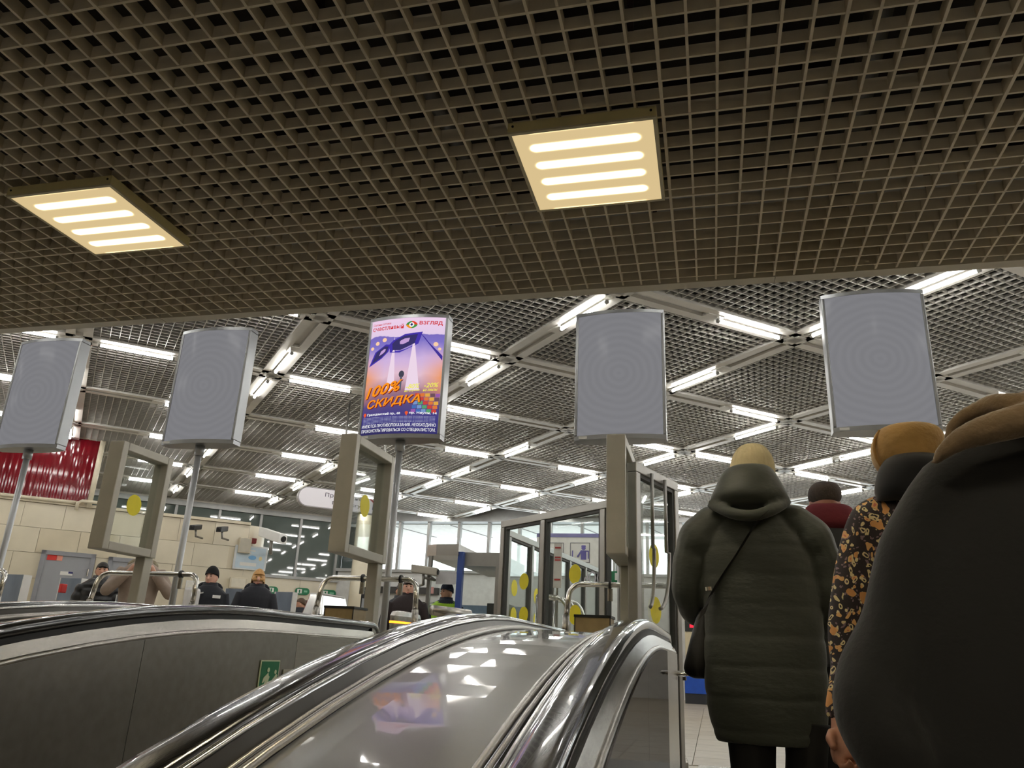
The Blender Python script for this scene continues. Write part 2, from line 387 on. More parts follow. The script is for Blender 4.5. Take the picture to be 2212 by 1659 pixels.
# wall of dark glazing behind the tiled wall, with its cream sill
cB = TV*(-2)+NV*KB; sB0, sB1 = 1.0, None
sB1 = s_of(Vector(((KB*1.0 - NV.y*YB)/NV.x, YB, 0)))
zs = 1.62
wb = shell('wall_back_left', MB().obox(wpt(-8, FLOOR, KB), TV*(sB1+8), NV*.3, Z*(zs-FLOOR)), M_TILE)
n = 9
for k in range(n):
    for r in range(4):
        w = .9; s = sB1-.05-w*(k+1); h = (zs-FLOOR)/4
        link('tile', MB().obox(wpt(s+.003, FLOOR+h*r+.003, KB)-NV*.025, TV*(w-.006), NV*.03, Z*(h-.006)).mesh('tile'), random.choice((M_TILE, M_TILE2)), wb)
shell('wall_back_top', MB().obox(wpt(-8, HC-.06, KB), TV*(sB1+8.2), NV*.3, Z*.7), M_WALLP)
dw = shell('window_1', MB().obox(wpt(-8, zs, KB)+NV*.03, TV*(sB1+8), NV*.012, Z*(HC-.06-zs)), mat('dark_glass', (88, 97, 93), .03, 0., .05, 3, spec=.9))
fm = mat('window_frame_grey', (150, 150, 148), .45, .5)
for k in range(12):
    s = sB1-.1-1.02*k; MB().obox(wpt(s-.03, zs, KB)-NV*.05, TV*.06, NV*.1, Z*(HC-.06-zs)).build('mullion', fm, dw)
MB().obox(wpt(-8, zs-.02, KB)-NV*.09, TV*(sB1+8), NV*.14, Z*.07).build('window_sill', fm, dw)
MB().obox(wpt(-8, HC-.16, KB)-NV*.09, TV*(sB1+8), NV*.14, Z*.12).build('head_rail', fm, dw)
shell('wall_outer_left', MB().obox(wpt(-8, FLOOR, KB+.6), TV*(sB1+8.6), NV*.1, Z*(HC+1.4)), mat('outer_dark', (60, 66, 64), .8))

# street glazing: white daylight behind tall panes, eaves outside
xB0 = (TV*sB1+NV*KB).x
zw0 = at(960, 1236, YB).z; ZW1 = HC-.1
wf = shell('wall_back', MB().box((xB0, YB, FLOOR), (14, YB+.3, zw0)), mat('back_wall_white', (206, 206, 204), .5))
MB().box((xB0-.1, YB-.12, ZW1), (14, YB+.3, HC+.7)).build('head_beam', fm, wf)
MB().box((xB0-.1, YB-.1, zw0-.03), (14, YB+.25, zw0+.04)).build('sill_ledge', fm, wf)
wx = [at(p, 1180, YB).x for p in (790, 860, 923, 989, 1054)]
st = wx[4]-wx[3]; wx = [xB0]+wx[1:]+[wx[4]+st*k for k in range(1, 20)]
wx = [x for x in wx if x < 12]
for k in range(len(wx)-1):
    wn = shell('window_%d' % (k+2), MB().box((wx[k]+.02, YB+.1, zw0+.04), (wx[k+1]-.02, YB+.112, ZW1)), GLASS)
    MB().box((wx[k+1]-.035, YB, zw0+.04), (wx[k+1]+.035, YB+.16, ZW1)).build('mullion', fm, wn)
# eaves outside
ev = shell('roof_eaves', MB().box((xB0-3, YB+.3, HC-.12), (14, YB+2.6, HC-.02)), mat('eaves_white', (232, 232, 230), .6))
for k in range(14): MB().obox(Vector((-10+1.7*k, YB+.35, HC-.135)), Vector((.55, 2.2, 0)), Vector((.03, 0, 0)), Vector((0, 0, .02))).build('joint_strip', mat('eaves_joint', (150, 150, 150), .7), ev)
shell('ground_outside', MB().box((-40, YB+.3, FLOOR-.4), (40, 70, FLOOR-.2)), mat('snowy_ground', (226, 230, 234), .8))
shell('wall_right', MB().box((11, 4, FLOOR), (11.2, YB+.3, HC+.7)), M_WALLP)
shell('wall_front_right', MB().box((3.5, 4.0, FLOOR), (11.2, 4.1, HC)), M_WALLP)
shell('wall_front_left', MB().box((-26, 4.0, FLOOR-.4), (-9.5, 4.1, HC)), M_WALLP)
shell('wall_far_left', MB().box((-26.2, 4, FLOOR), (-26, 22, HC+.7)), M_WALLP)
# round columns
for nm, px, Y, r, m in (('column_1', 781, 18.6, .24, M_TILE),):
    P = at(px, 1220, Y); shell(nm, MB().tube([(P.x, Y, FLOOR), (P.x, Y, HC)], r, 24), m, smooth=True)

# ---- square warm lights hanging under the low grid
def warm_mat():
    m = bpy.data.materials.new('lit_diffuser'); m.use_nodes = True; nt = m.node_tree; N = nt.nodes; L = nt.links; N.clear()
    uv = N.new('ShaderNodeTexCoord'); sp = N.new('ShaderNodeSeparateXYZ'); L.new(uv.outputs['Object'], sp.inputs[0])
    def math_(op, a, b=None):
        n = N.new('ShaderNodeMath'); n.operation = op
        for i, q in enumerate((a, b)):
            if q is None: continue
            if isinstance(q, (int, float)): n.inputs[i].default_value = q
            else: L.new(q, n.inputs[i])
        return n.outputs[0]
    # four tubes across: y in units of the tube pitch
    fy = math_('PINGPONG', math_('ADD', math_('MULTIPLY', sp.outputs[1], 1/.118), 0.0), .5)      # 0 at half pitch multiples
    fy = math_('SUBTRACT', .5, fy)                                                           # 0 on a tube
    xx = math_('MAXIMUM', math_('SUBTRACT', math_('ABSOLUTE', sp.outputs[0]), .195), 0)
    yy = math_('MULTIPLY', fy, .118)
    d = math_('SQRT', math_('ADD', math_('MULTIPLY', xx, xx), math_('MULTIPLY', yy, yy)))
    g = math_('POWER', 2.718, math_('MULTIPLY', math_('MULTIPLY', d, d), -1/(.0118**2)))
    s = math_('ADD', math_('MULTIPLY', g, PANEL_E), .70)
    cr = N.new('ShaderNodeMixRGB'); L.new(g, cr.inputs[0]); cr.inputs[1].default_value = (*lin((255, 226, 168)), 1); cr.inputs[2].default_value = (*lin((255, 247, 224)), 1)
    e = N.new('ShaderNodeEmission'); L.new(cr.outputs[0], e.inputs[0]); L.new(s, e.inputs[1])
    o = N.new('ShaderNodeOutputMaterial'); L.new(e.outputs[0], o.inputs[0]); return m
WARM = warm_mat(); M_WF = mat('yellowed_light_frame', (216, 204, 150), .5, 0., .06, 10)
def square_light(x, y, label, group=None):
    t = thing('ceiling_light', label, 'ceiling light', (x, y, LC), group); h = .287; zb = LC-.048
    MB().box((x-h, y-h, zb+.004), (x+h, y-h+.012, LC-.001)).box((x-h, y+h-.012, zb+.004), (x+h, y+h, LC-.001)).box((x-h, y-h+.012, zb+.004), (x-h+.012, y+h-.012, LC-.001)).box((x+h-.012, y-h+.012, zb+.004), (x+h, y+h-.012, LC-.001)).box((x-h+.012, y-h+.012, LC-.01), (x+h-.012, y+h-.012, LC-.001)).build('housing', M_WF, t)
    MB().box((x-h, y-h, zb-.004), (x+h, y-h+.014, zb+.004)).box((x-h, y+h-.014, zb-.004), (x+h, y+h, zb+.004)).box((x-h, y-h+.014, zb-.004), (x-h+.014, y+h-.014, zb+.004)).box((x+h-.014, y-h+.014, zb-.004), (x+h, y+h-.014, zb+.004)).build('rim', mat('light_rim', (212, 204, 176), .5), t)
    d = MB().box((-h+.014, -h+.014, -.002), (h-.014, h-.014, .004)).build('diffuser', WARM); d.location = (x, y, zb); d.parent = t; d.matrix_parent_inverse = Matrix.Translation((-x, -y, -LC))
    mb = MB()
    for dx in (-h+.02, h-.02): mb.tube([(x+dx, y-h-.003, LC-.02), (x+dx, y-h+.002, LC-.02)], .005, 8)
    build_split(mb, 'screw', BLACK, t)
square_light(-.415, 2.745, 'square warm-lit four-tube ceiling light right of centre, its tubes seen almost square on')
square_light(-2.84, 2.77, 'square warm-lit four-tube ceiling light at the left, seen obliquely with a dark grey side')
for k, (x, y) in enumerate(((1.95, 2.75), (-5.3, 2.75), (-.41, .33), (-2.84, .33), (1.95, .33), (-5.3, .33), (-.41, -2.1), (-2.84, -2.1), (1.95, -2.1))):  # unseen lights added to brighten the low grid and escalator zone
    square_light(x, y, 'square warm-lit four-tube ceiling light added unseen above the escalators, beyond the picture edge', 'added ceiling lights beyond the picture edge')
# ================================================================ ESCALATORS
RT, RY, RR = .1606, 3.708, 8.407
def prof(Y):
    d = max(0, RY-Y); a = math.radians(30); dm = RR*math.sin(a)
    return RT-(RR-math.sqrt(RR*RR-d*d) if d < dm else RR*(1-math.cos(a))+(d-dm)*math.tan(a))
def stepz(Y): return prof(Y)-.94
def sweep(poly, Ys, x0, dz=0.):
    m = MB(); rows = []
    for y in Ys: z = prof(y)+dz; rows.append([(x0+x, y, z+q) for x, q in poly])
    return m.rows(rows)
def frange(a, b, n): return [a+(b-a)*i/n for i in range(n+1)]
YS0, YE = -6.2, 5.02
def balustrade(cx, label, nx=True):
    t = thing('escalator_balustrade', label, 'balustrade', (cx, 3, FLOOR))
    cuts = [YS0, -4.5, -2.5, -1.5, -.2, 1.15, 2.55, 3.95, YE]
    for a, b in zip(cuts, cuts[1:]):
        sweep([(-.196, -.05), (-.1, -.046), (0, -.045), (.1, -.046), (.196, -.05), (.196, -.07), (-.196, -.07)], frange(a+.001, b-.001, 14), cx).build('deck_panel', DECK, t, smooth=False)
    Ys = frange(YS0, YE, 44)
    for s in (-1, 1):
        q = lambda P: [(s*x, z) for x, z in (P if s > 0 else P[::-1])]
        MB().tube([(cx+s*.203, y, prof(y)-.040) for y in Ys], .010, 8).build('deck_moulding', STEEL, t, smooth=True)
        MB().tube([(cx+s*.226, y, prof(y)-.036) for y in Ys], .006, 8).build('deck_moulding', STEEL, t, smooth=True)
        sweep(q([(.236, -.058), (.260, -.014), (.260, -.05), (.236, -.08)]), Ys, cx).build('side_strip', DECK if s > 0 else mat('strip_dark_reflection', (64, 62, 58), .28, .8, .06, 4), t)  # left strip coloured darker, standing in for the dark reflection on it
        MB().tube([(cx+s*.265, y, prof(y)-.008) for y in Ys], .006, 8).build('chrome_bead', CHROME, t, smooth=True)
        sweep(q([(.285, -.065), (.285, -.03), (.358, -.03), (.358, -.065)]), Ys, cx).build('rail_guide', BLACK, t)
        sweep(q([(.366, -.05), (.386, -.095), (.37, -.1), (.35, -.055)]), Ys, cx).build('trim_band', STEEL, t)
        MB().tube([(cx+s*.388, y, prof(y)-.101) for y in Ys], .011, 8).build('lower_bead', STEEL, t, smooth=True)
        for a, b in zip([YS0, -4, -2, .1, 1.45, 2.75, 3.95], [-4, -2, .1, 1.45, 2.75, 3.95, YE+.02]):
            sweep(q([(.394, -.108), (.402, -.108), (.402, -.93), (.394, -.93)]), frange(a+.0015, b-.0015, 12), cx).build('inner_panel', (MIRROR if s > 0 and cx > -1 else DARKSTEEL) if a < 3.9 else STEEL, t)
        sweep(q([(.402, -.80), (.43, -.84), (.43, -.95), (.402, -.95)]), Ys, cx).build('skirt', STEEL, t)
        # handrail with its turned-down end
        pth = [(y, prof(y)) for y in frange(YS0, YE, 60)]
        r = .15; zc = RT-r
        pth += [(YE+r*math.sin(a), zc+r*math.cos(a)) for a in frange(.12, math.pi, 14)] + [(YE-.12, RT-2*r)]
        prf = [(.271, -.016), (.273, -.002), (.281, .007), (.300, .011), (.338, .012), (.357, .009), (.365, .0), (.367, -.016), (.36, -.03), (.278, -.03)]
        m = MB(); rows = []
        for i, (y, z) in enumerate(pth):
            y0, z0 = pth[max(0, i-1)]; y1, z1 = pth[min(len(pth)-1, i+1)]; L = math.hypot(y1-y0, z1-z0); ny, nz = -(z1-z0)/L, (y1-y0)/L
            if i < 60: ny, nz = 0, 1
            rows.append([(cx+s*x, y+ny*d, z+nz*d) for x, d in (prf if s < 0 else prf[::-1])])
        m.rows(rows).build('handrail', RUBBER, t, smooth=True)
        # newel disc that carries the end of the handrail
        m = MB(); rows = []
        for x, rr in ((.312, .02), (.312, .125), (.32, .134), (.35, .134), (.358, .125), (.358, .02)):
            rows.append([(cx+s*x, YE+.0+rr*math.sin(2*math.pi*k/28), zc+rr*math.cos(2*math.pi*k/28)) for k in range(28)])
        m.rows(rows).build('newel_disc', STEEL, t, smooth=False)
    MB().box((cx-.392, YE-.06, FLOOR-.1), (cx+.392, YE, RT-.07)).build('end_plate', STEEL, t, bevel=.02)
    return t
PITCH = 1.925
balustrade(-.61, 'wide polished steel balustrade deck nearest the camera, mirroring ceiling lights and the poster')
balustrade(-.61-PITCH, 'steel balustrade with dark inner panel carrying the green pictogram sign')
balustrade(-.61-2*PITCH, 'steel balustrade behind the one with the green pictogram sign')
balustrade(-.61-3*PITCH, 'furthest left steel balustrade below the first grey screen')
balustrade(-.61+PITCH, 'steel balustrade at the right hidden behind the people riding up')
def steps(x0, x1, label, ya, yb):
    t = thing('escalator_steps', label, 'escalator', ((x0+x1)/2, 3, FLOOR))
    y = ya
    while y < yb-.01:
        z = stepz(y+.2)-.004; m = MB().box((x0, y, z-.3), (x1, y+.398, z-.012))
        for k in range(26): xx = x0+(x1-x0)*(k+.25)/26; m.box((xx, y, z-.012), (xx+(x1-x0)/52, y+.398, z))
        m.build('step', STEEL, t); y += .4
steps(-.175, .875, 'ribbed metal steps of the escalator with the people on it', -.33, 5.2)
for cx, lab in ((-.61-PITCH/2, 'ribbed metal steps between the two nearest balustrades'), (-.61-PITCH*1.5, 'ribbed metal steps left of the green pictogram sign'), (-.61-PITCH*2.5, 'ribbed metal steps of the furthest left escalator')):
    steps(cx-.525, cx+.525, lab, .8, 5.2)
lp = thing('landing_plate', 'ribbed steel landing plate in front of the stone floor', 'floor plate', (0, 6, FLOOR))
for cx in (-.61+PITCH/2, -.61-PITCH/2, -.61-PITCH*1.5, -.61-PITCH*2.5):
    m = MB().box((cx-.5, 5.2, FLOOR-.03), (cx+.5, 7.18, FLOOR+.004))
    for k in range(50): m.box((cx-.5+k*1./50, 5.25, FLOOR+.004), (cx-.5+(k+.5)*1./50, 7.16, FLOOR+.009))
    m.build('ribbed_plate', STEEL, lp)
# green pictogram sign and a pale plate on the far inner panel
XP = -.61-PITCH+.404
def ip(px, py): d = ray(px, py); return d*(XP/d.x)
M_SG = mat('sign_green', (18, 112, 72), .5); M_GLOW = mat('pale_luminous', (214, 222, 190), .6)
gs = thing('pictogram_sign', 'small green pictogram sign with two pale figures on the escalator panel', 'sign', ip(580, 1460))
a = ip(563, 1428); b = ip(604, 1428); zt_, zb_ = a.z+.004, a.z-.155
y0, y1 = a.y, b.y
MB().box((XP, y0, zb_), (XP+.004, y1, zt_)).build('board', M_GLOW, gs)
MB().box((XP+.004, y0+.008, zb_+.004), (XP+.006, y1-.008, zt_-.005)).build('green_field', M_SG, gs)
def figure(pts, x=XP+.006):
    return MB().prism(pts, lambda p, q, d: (x+d, y0+(y1-y0)*p, zb_+(zt_-zb_)*q), 0, .002)
m = figure([(.18,.1),(.30,.1),(.34,.34),(.42,.1),(.5,.1),(.46,.42),(.5,.52),(.44,.56),(.42,.64),(.2,.5),(.14,.36),(.2,.34),(.26,.44),(.28,.36)]); m.tube([(XP+.007, y0+(y1-y0)*.4, zb_+(zt_-zb_)*.72), (XP+.0085, y0+(y1-y0)*.4, zb_+(zt_-zb_)*.72)], .011, 12)
m.build('figure', M_GLOW, gs)
m = figure([(.62,.3),(.86,.42),(.9,.56),(.84,.6),(.74,.5),(.58,.36)]); m.tube([(XP+.007, y0+(y1-y0)*.78, zb_+(zt_-zb_)*.66), (XP+.0085, y0+(y1-y0)*.78, zb_+(zt_-zb_)*.66)], .01, 12)
m.build('figure', M_GLOW, gs)
pp = thing('pale_plate', 'small blank pale plate right of the green pictogram sign', 'sign', ip(625, 1450))
a = ip(611, 1446); MB().box((XP, a.y, a.z-.04), (XP+.004, a.y+.28, a.z)).build('plate', mat('pale_plate', (168, 166, 152), .5), pp)

# ---- illuminated display boxes on poles
SW, SH, SZ = .742, 1.125, 1.675
M_CASE = mat('display_case_metal', (148, 150, 152), .35, .7, .04, 8)
def grey_screen():
    m = bpy.data.materials.new('grey_screen'); m.use_nodes = True; nt = m.node_tree; N = nt.nodes; L = nt.links; N.clear()
    tc = N.new('ShaderNodeTexCoord'); mp = N.new('ShaderNodeMapping'); L.new(tc.outputs['Object'], mp.inputs[0]); mp.inputs['Location'].default_value = (0, 0, -.55); mp.inputs['Scale'].default_value = (1, 0, 1)
    w = N.new('ShaderNodeTexWave'); w.wave_type = 'RINGS'; w.rings_direction = 'SPHERICAL'; w.inputs['Scale'].default_value = 5; w.inputs['Distortion'].default_value = 2.5; w.inputs['Detail'].default_value = 3; L.new(mp.outputs[0], w.inputs[0])
    cr = N.new('ShaderNodeValToRGB'); L.new(w.outputs['Fac'], cr.inputs[0]); cr.color_ramp.elements[0].color = (*lin((127, 127, 131)), 1); cr.color_ramp.elements[1].color = (*lin((131, 131, 135)), 1)
    e = N.new('ShaderNodeEmission'); o = N.new('ShaderNodeOutputMaterial'); L.new(cr.outputs[0], e.inputs[0]); e.inputs[1].default_value = .92
    g = N.new('ShaderNodeBsdfGlossy'); g.inputs[0].default_value = (.004, .004, .004, 1); g.inputs['Roughness'].default_value = .15
    ad = N.new('ShaderNodeAddShader'); L.new(e.outputs[0], ad.inputs[0]); L.new(g.outputs[0], ad.inputs[1]); L.new(ad.outputs[0], o.inputs[0]); return m
M_SCR = grey_screen()
def screen(px, Y, label, face_mat, pole=True):
    X = px; t = thing('display_box', label, 'screen', (X, Y, FLOOR), None)
    n = 14; bul = lambda u: .055+.06*(1-(2*u-1)**2)
    us = [k/n for k in range(n+1)]
    out = [((u-.5)*SW, -bul(u)) for u in us]+[((.5-u)*SW, bul(u)) for u in us]
    m = MB()
    for z0, z1 in ((SZ, SZ+.036), (SZ+SH-.03, SZ+SH)):
        m.rows([[(X+x, Y+y, z) for x, y in out] for z in (z0, z1)])
    build_split(m, 'cap', M_CASE, t)
    sd = MB()
    for s in (-1, 1): sd.box((X+s*SW/2-(.026 if s > 0 else 0), Y-.066, SZ+.036), (X+s*SW/2+(.026 if s < 0 else 0), Y+.066, SZ+SH-.03))
    build_split(sd, 'side_profile', M_CASE, t, bevel=.008)
    for s, nm in ((-1, 'front_face'), (1, 'rear_face')):
        m = MB(); ub = frange(.03, .97, 20); rows = []
        vs = []
        for u in ub:
            for z in (SZ+.036, SZ+SH-.03): vs.append(((u-.5)*SW, s*(bul(u)-.004), z-SZ))
        m.add(vs, [(2*i, 2*i+2, 2*i+3, 2*i+1) for i in range(len(ub)-1)])
        f = m.build(nm, face_mat if s < 0 else M_SCR, t, smooth=True); f.location = (X, Y, SZ); f.matrix_parent_inverse = Matrix.Translation(-Vector(t.location))
    m = MB().box((X-.33, Y-.085, SZ+.008), (X-.2, Y-.079, SZ+.028)); m.build('label_plate', WHITE, t)
    if pole:
        MB().tube([(X, Y, FLOOR), (X, Y, SZ)], .028, 16).build('pole', POLE, t, smooth=True)
        MB().tube([(X, Y, SZ-.09), (X, Y, SZ)], .042, 16).build('socket', POLE, t, smooth=True)
        MB().tube([(X, Y, FLOOR), (X, Y, FLOOR+.02)], .09, 20).build('foot', STEEL, t)
    return t
SX = [(-6.35, 6.0), (-4.45, 5.99), (-2.505, 5.98), (-.662, 6.14), (1.308, 6.06)]
def ad_back():
    m = bpy.data.materials.new('poster_print'); m.use_nodes = True; nt = m.node_tree; N = nt.nodes; L = nt.links; N.clear()
    tc = N.new('ShaderNodeTexCoord'); sp = N.new('ShaderNodeSeparateXYZ'); L.new(tc.outputs['Object'], sp.inputs[0])
    mr = N.new('ShaderNodeMapRange'); mr.inputs['From Min'].default_value = .04; mr.inputs['From Max'].default_value = 1.09; L.new(sp.outputs[2], mr.inputs['Value'])
    ns = N.new('ShaderNodeTexNoise'); ns.inputs['Scale'].default_value = 5; ns.inputs['Detail'].default_value = 3; L.new(tc.outputs['Object'], ns.inputs['Vector'])
    ad = N.new('ShaderNodeMath'); ad.operation = 'MULTIPLY_ADD'; ad.inputs[1].default_value = .12; ad.inputs[2].default_value = -.06; L.new(ns.outputs[0], ad.inputs[0])
    a2 = N.new('ShaderNodeMath'); L.new(mr.outputs[0], a2.inputs[0]); L.new(ad.outputs[0], a2.inputs[1])
    cr = N.new('ShaderNodeValToRGB'); L.new(a2.outputs[0], cr.inputs[0]); E_ = cr.color_ramp.elements
    st = [(0, (52, 48, 96)), (.12, (66, 62, 132)), (.25, (92, 78, 128)), (.36, (160, 118, 132)), (.5, (226, 190, 206)), (.64, (206, 178, 222)), (.78, (128, 116, 198)), (.845, (122, 108, 190)), (.85, (226, 204, 232)), (1, (236, 206, 232))]
    E_[0].position = 0; E_[1].position = 1
    for i, (p_, c_) in enumerate(st):
        e = E_[0] if i == 0 else (E_[len(E_)-1] if i == len(st)-1 else E_.new(p_)); e.color = (*lin(c_), 1)
    # warm stage glow at both sides
    ab = N.new('ShaderNodeMath'); ab.operation = 'ABSOLUTE'; L.new(sp.outputs[0], ab.inputs[0])
    w1 = N.new('ShaderNodeMapRange'); w1.inputs['From Min'].default_value = .17; w1.inputs['From Max'].default_value = .36; L.new(ab.outputs[0], w1.inputs['Value'])
    w2 = N.new('ShaderNodeMapRange'); w2.inputs['From Min'].default_value = .24; w2.inputs['From Max'].default_value = 0; L.new(a2.outputs[0], w2.inputs['Value'])
    dd = N.new('ShaderNodeMath'); dd.operation = 'SUBTRACT'; dd.inputs[1].default_value = .48; L.new(a2.outputs[0], dd.inputs[0])
    da = N.new('ShaderNodeMath'); da.operation = 'ABSOLUTE'; L.new(dd.outputs[0], da.inputs[0]); L.new(da.outputs[0], w2.inputs['Value'])
    mu = N.new('ShaderNodeMath'); mu.operation = 'MULTIPLY'; L.new(w1.outputs[0], mu.inputs[0]); L.new(w2.outputs[0], mu.inputs[1])
    mx = N.new('ShaderNodeMixRGB'); L.new(mu.outputs[0], mx.inputs[0]); L.new(cr.outputs[0], mx.inputs[1]); mx.inputs[2].default_value = (*lin((236, 150, 84)), 1)
    e = N.new('ShaderNodeEmission'); o = N.new('ShaderNodeOutputMaterial'); L.new(mx.outputs[0], e.inputs[0]); e.inputs[1].default_value = 1.0; L.new(e.outputs[0], o.inputs[0]); return m
screen(*SX[0], 'plain grey display box on a pole in front of the dark red panel', M_SCR)
screen(*SX[1], 'plain grey display box on a pole, second from the left, beside the glass frame', M_SCR)
ADT = screen(*SX[2], 'backlit purple optician poster display with orange lettering', ad_back())
screen(*SX[3], 'plain grey display box above the edge-on glass frame', M_SCR)
screen(*SX[4], 'largest plain grey display box, above the mustard hat', M_SCR)
# ---- the print on the poster
def adp(u, v, d=.002):
    u2 = .03+.94*u; b = .055+.06*(1-(2*u2-1)**2)-.004
    return Vector((SX[2][0]+(u2-.5)*SW, SX[2][1]-b-d, SZ+.036+v*(SH-.066)))
def adflat(name, polys, rgb, d=.002, s=1.0):
    m = MB()
    for p in polys:
        us = sorted(set([q[0] for q in p])); m.prism(p, lambda a, b, e: adp(a, b, d+e), 0, .0012)
    return m.build(name, emat('print_%d_%d_%d' % rgb, rgb, s), ADT)
def adtext(s, u, v, wu, hv, rgb, shear=0., thick=0., rot=0., d=.004):
    me = textmesh(s, 1, wu, hv, shear, .0006, 2, thick)
    for q in me.vertices:
        a, b, e = q.co; q.co = adp(u+a, v+b+a*rot, d+e)
    return link('lettering', me, emat('print_%d_%d_%d' % rgb, rgb, 1.0), ADT)
def ring(cx, cy, rx, ry, n=20): return [(cx+rx*math.cos(2*math.pi*k/n), cy+ry*math.sin(2*math.pi*k/n)) for k in range(n)]
def ell_arc(cx, cy, r0, r1, a0, a1, n=10, sy=.5):
    A = [math.radians(a0+(a1-a0)*k/n) for k in range(n+1)]
    return [(cx+r1*math.cos(a), cy+r1*sy*math.sin(a)) for a in A]+[(cx+r0*math.cos(a), cy+r0*sy*math.sin(a)) for a in A[::-1]]
RED = (206, 52, 58)
adtext('Салоны оптики', .03, .952, .26, .02, RED)
adtext('счастливый', .03, .905, .44, .042, RED, thick=.012)
adtext('взгляд', .675, .925, .29, .04, RED, thick=.012)
# eye emblem: leaf of red, green and orange quarters, white ball, blue pupil
def lens(cx, cy, w, h, t0, t1, n=8):
    f = lambda t: (cx+w*math.cos(t), cy+h*math.sin(t)*abs(math.sin(t))**.25)
    A = [t0+(t1-t0)*k/n for k in range(n+1)]; return [f(t) for t in A]+[(cx, cy)]
for c_, t0, t1 in (((60, 140, 70), 1.57, 3.14), ((222, 66, 44), 0, 1.57), ((236, 150, 40), 3.14, 4.71), ((70, 150, 70), 4.71, 6.28)):
    adflat('emblem', [lens(.575, .935, .075, .032, t0, t1)], c_)
adflat('emblem', [ring(.575, .935, .033, .021)], (245, 245, 245), .0035); adflat('emblem', [ring(.575, .935, .016, .0105)], (40, 44, 110), .005)
# lamps of the stage, big purple sunglasses resting over the scene, light beams, microphone stand
for u, v, r in ((.12, .79, .028), (.22, .815, .03), (.05, .75, .024), (.9, .76, .03), (.95, .72, .02)): adflat('stage_lamp', [ring(u, v, r, r*.62)], (250, 206, 170))
def quadring(P, k):
    cx = sum(p[0] for p in P)/len(P); cy = sum(p[1] for p in P)/len(P); return [(cx+(a-cx)*k, cy+(b-cy)*k) for a, b in P]
L1 = [(.045, .60), (.11, .71), (.24, .765), (.305, .76), (.28, .705), (.2, .655)]; L2 = [(.315, .77), (.33, .705), (.45, .70), (.66, .765), (.70, .86), (.50, .845), (.36, .80)]
for P in (L1, L2):
    adflat('sunglasses_rim', [quadring(P, 1.12)], (70, 54, 168), .003); adflat('sunglasses_lens', [quadring(P, .86)], (58, 52, 104), .005)
    adflat('lens_glare', [quadring([(a+.02, b+.01) for a, b in P], .34)], (196, 160, 214), .0065)
adflat('sunglasses_arm', [[(.70, .86), (.73, .83), (.99, .66), (.99, .62)]], (66, 52, 150), .003)
for P in ([(.36, .84), (.30, .36), (.42, .36)], [(.62, .84), (.56, .36), (.74, .36)]): adflat('light_beam', [P], (236, 214, 232), .001)
adflat('microphone', [ring(.5, .50, .035, .03)], (70, 70, 84), .004); adflat('microphone', [[(.488, .48), (.512, .48), (.51, .36), (.49, .36)]], (90, 92, 108), .004)
cols = [(200, 70, 60), (70, 110, 180), (226, 170, 70), (90, 160, 110), (150, 90, 170), (220, 120, 60), (120, 150, 200), (110, 80, 90)]
for r in range(5):
    for c in range(5):
        x = .70+.062*c-.03*r*.3; y = .305-.033*r
        if x < .96: adflat('floor_tile', [[(x, y), (x+.055, y+.003), (x+.05, y+.031), (x-.004, y+.028)]], cols[(r*3+c*5) % 8], .002)
OR, YL = (252, 148, 30), (240, 236, 90)
adtext('100%', .035, .298, .50, .095, (120, 30, 24), .3, .02, .12, .003); adtext('100%', .025, .303, .50, .095, OR, .3, .02, .12, .006)
adtext('-80%', .575, .37, .17, .04, YL, .25, .01, .05); adtext('-20%', .80, .382, .17, .04, YL, .25, .01, .05)
adtext('на оправы', .56, .34, .19, .02, YL, .25, 0, .05); adtext('на линзы', .79, .35, .17, .02, YL, .25, 0, .05)
adtext('СКИДКА', .075, .20, .70, .085, (120, 30, 24), .25, .02, .06, .003); adtext('СКИДКА', .065, .205, .70, .085, OR, .25, .02, .06, .006)
WT = (250, 250, 252)
adtext('Гражданский пр., 68', .08, .155, .45, .024, WT, 0, .015); adtext('пр. Науки, 14', .645, .157, .33, .024, WT, 0, .015)
for u in (.045, .61): adflat('map_pin', [ring(u, .172, .02, .013), [(u-.016, .166), (u+.016, .166), (u, .148)]], (236, 92, 50), .003)
for k, y in enumerate((.138, .127, .116, .105, .094)): adtext('При заказе комплекта очков скидка на оправу и линзы действует по условиям акции салона', .03, y, .93, .0065, (190, 192, 220))
adtext('ИМЕЮТСЯ ПРОТИВОПОКАЗАНИЯ. НЕОБХОДИМО', .02, .054, .955, .032, WT)
adtext('ПРОКОНСУЛЬТИРОВАТЬСЯ СО СПЕЦИАЛИСТОМ.', .02, .014, .955, .032, WT)

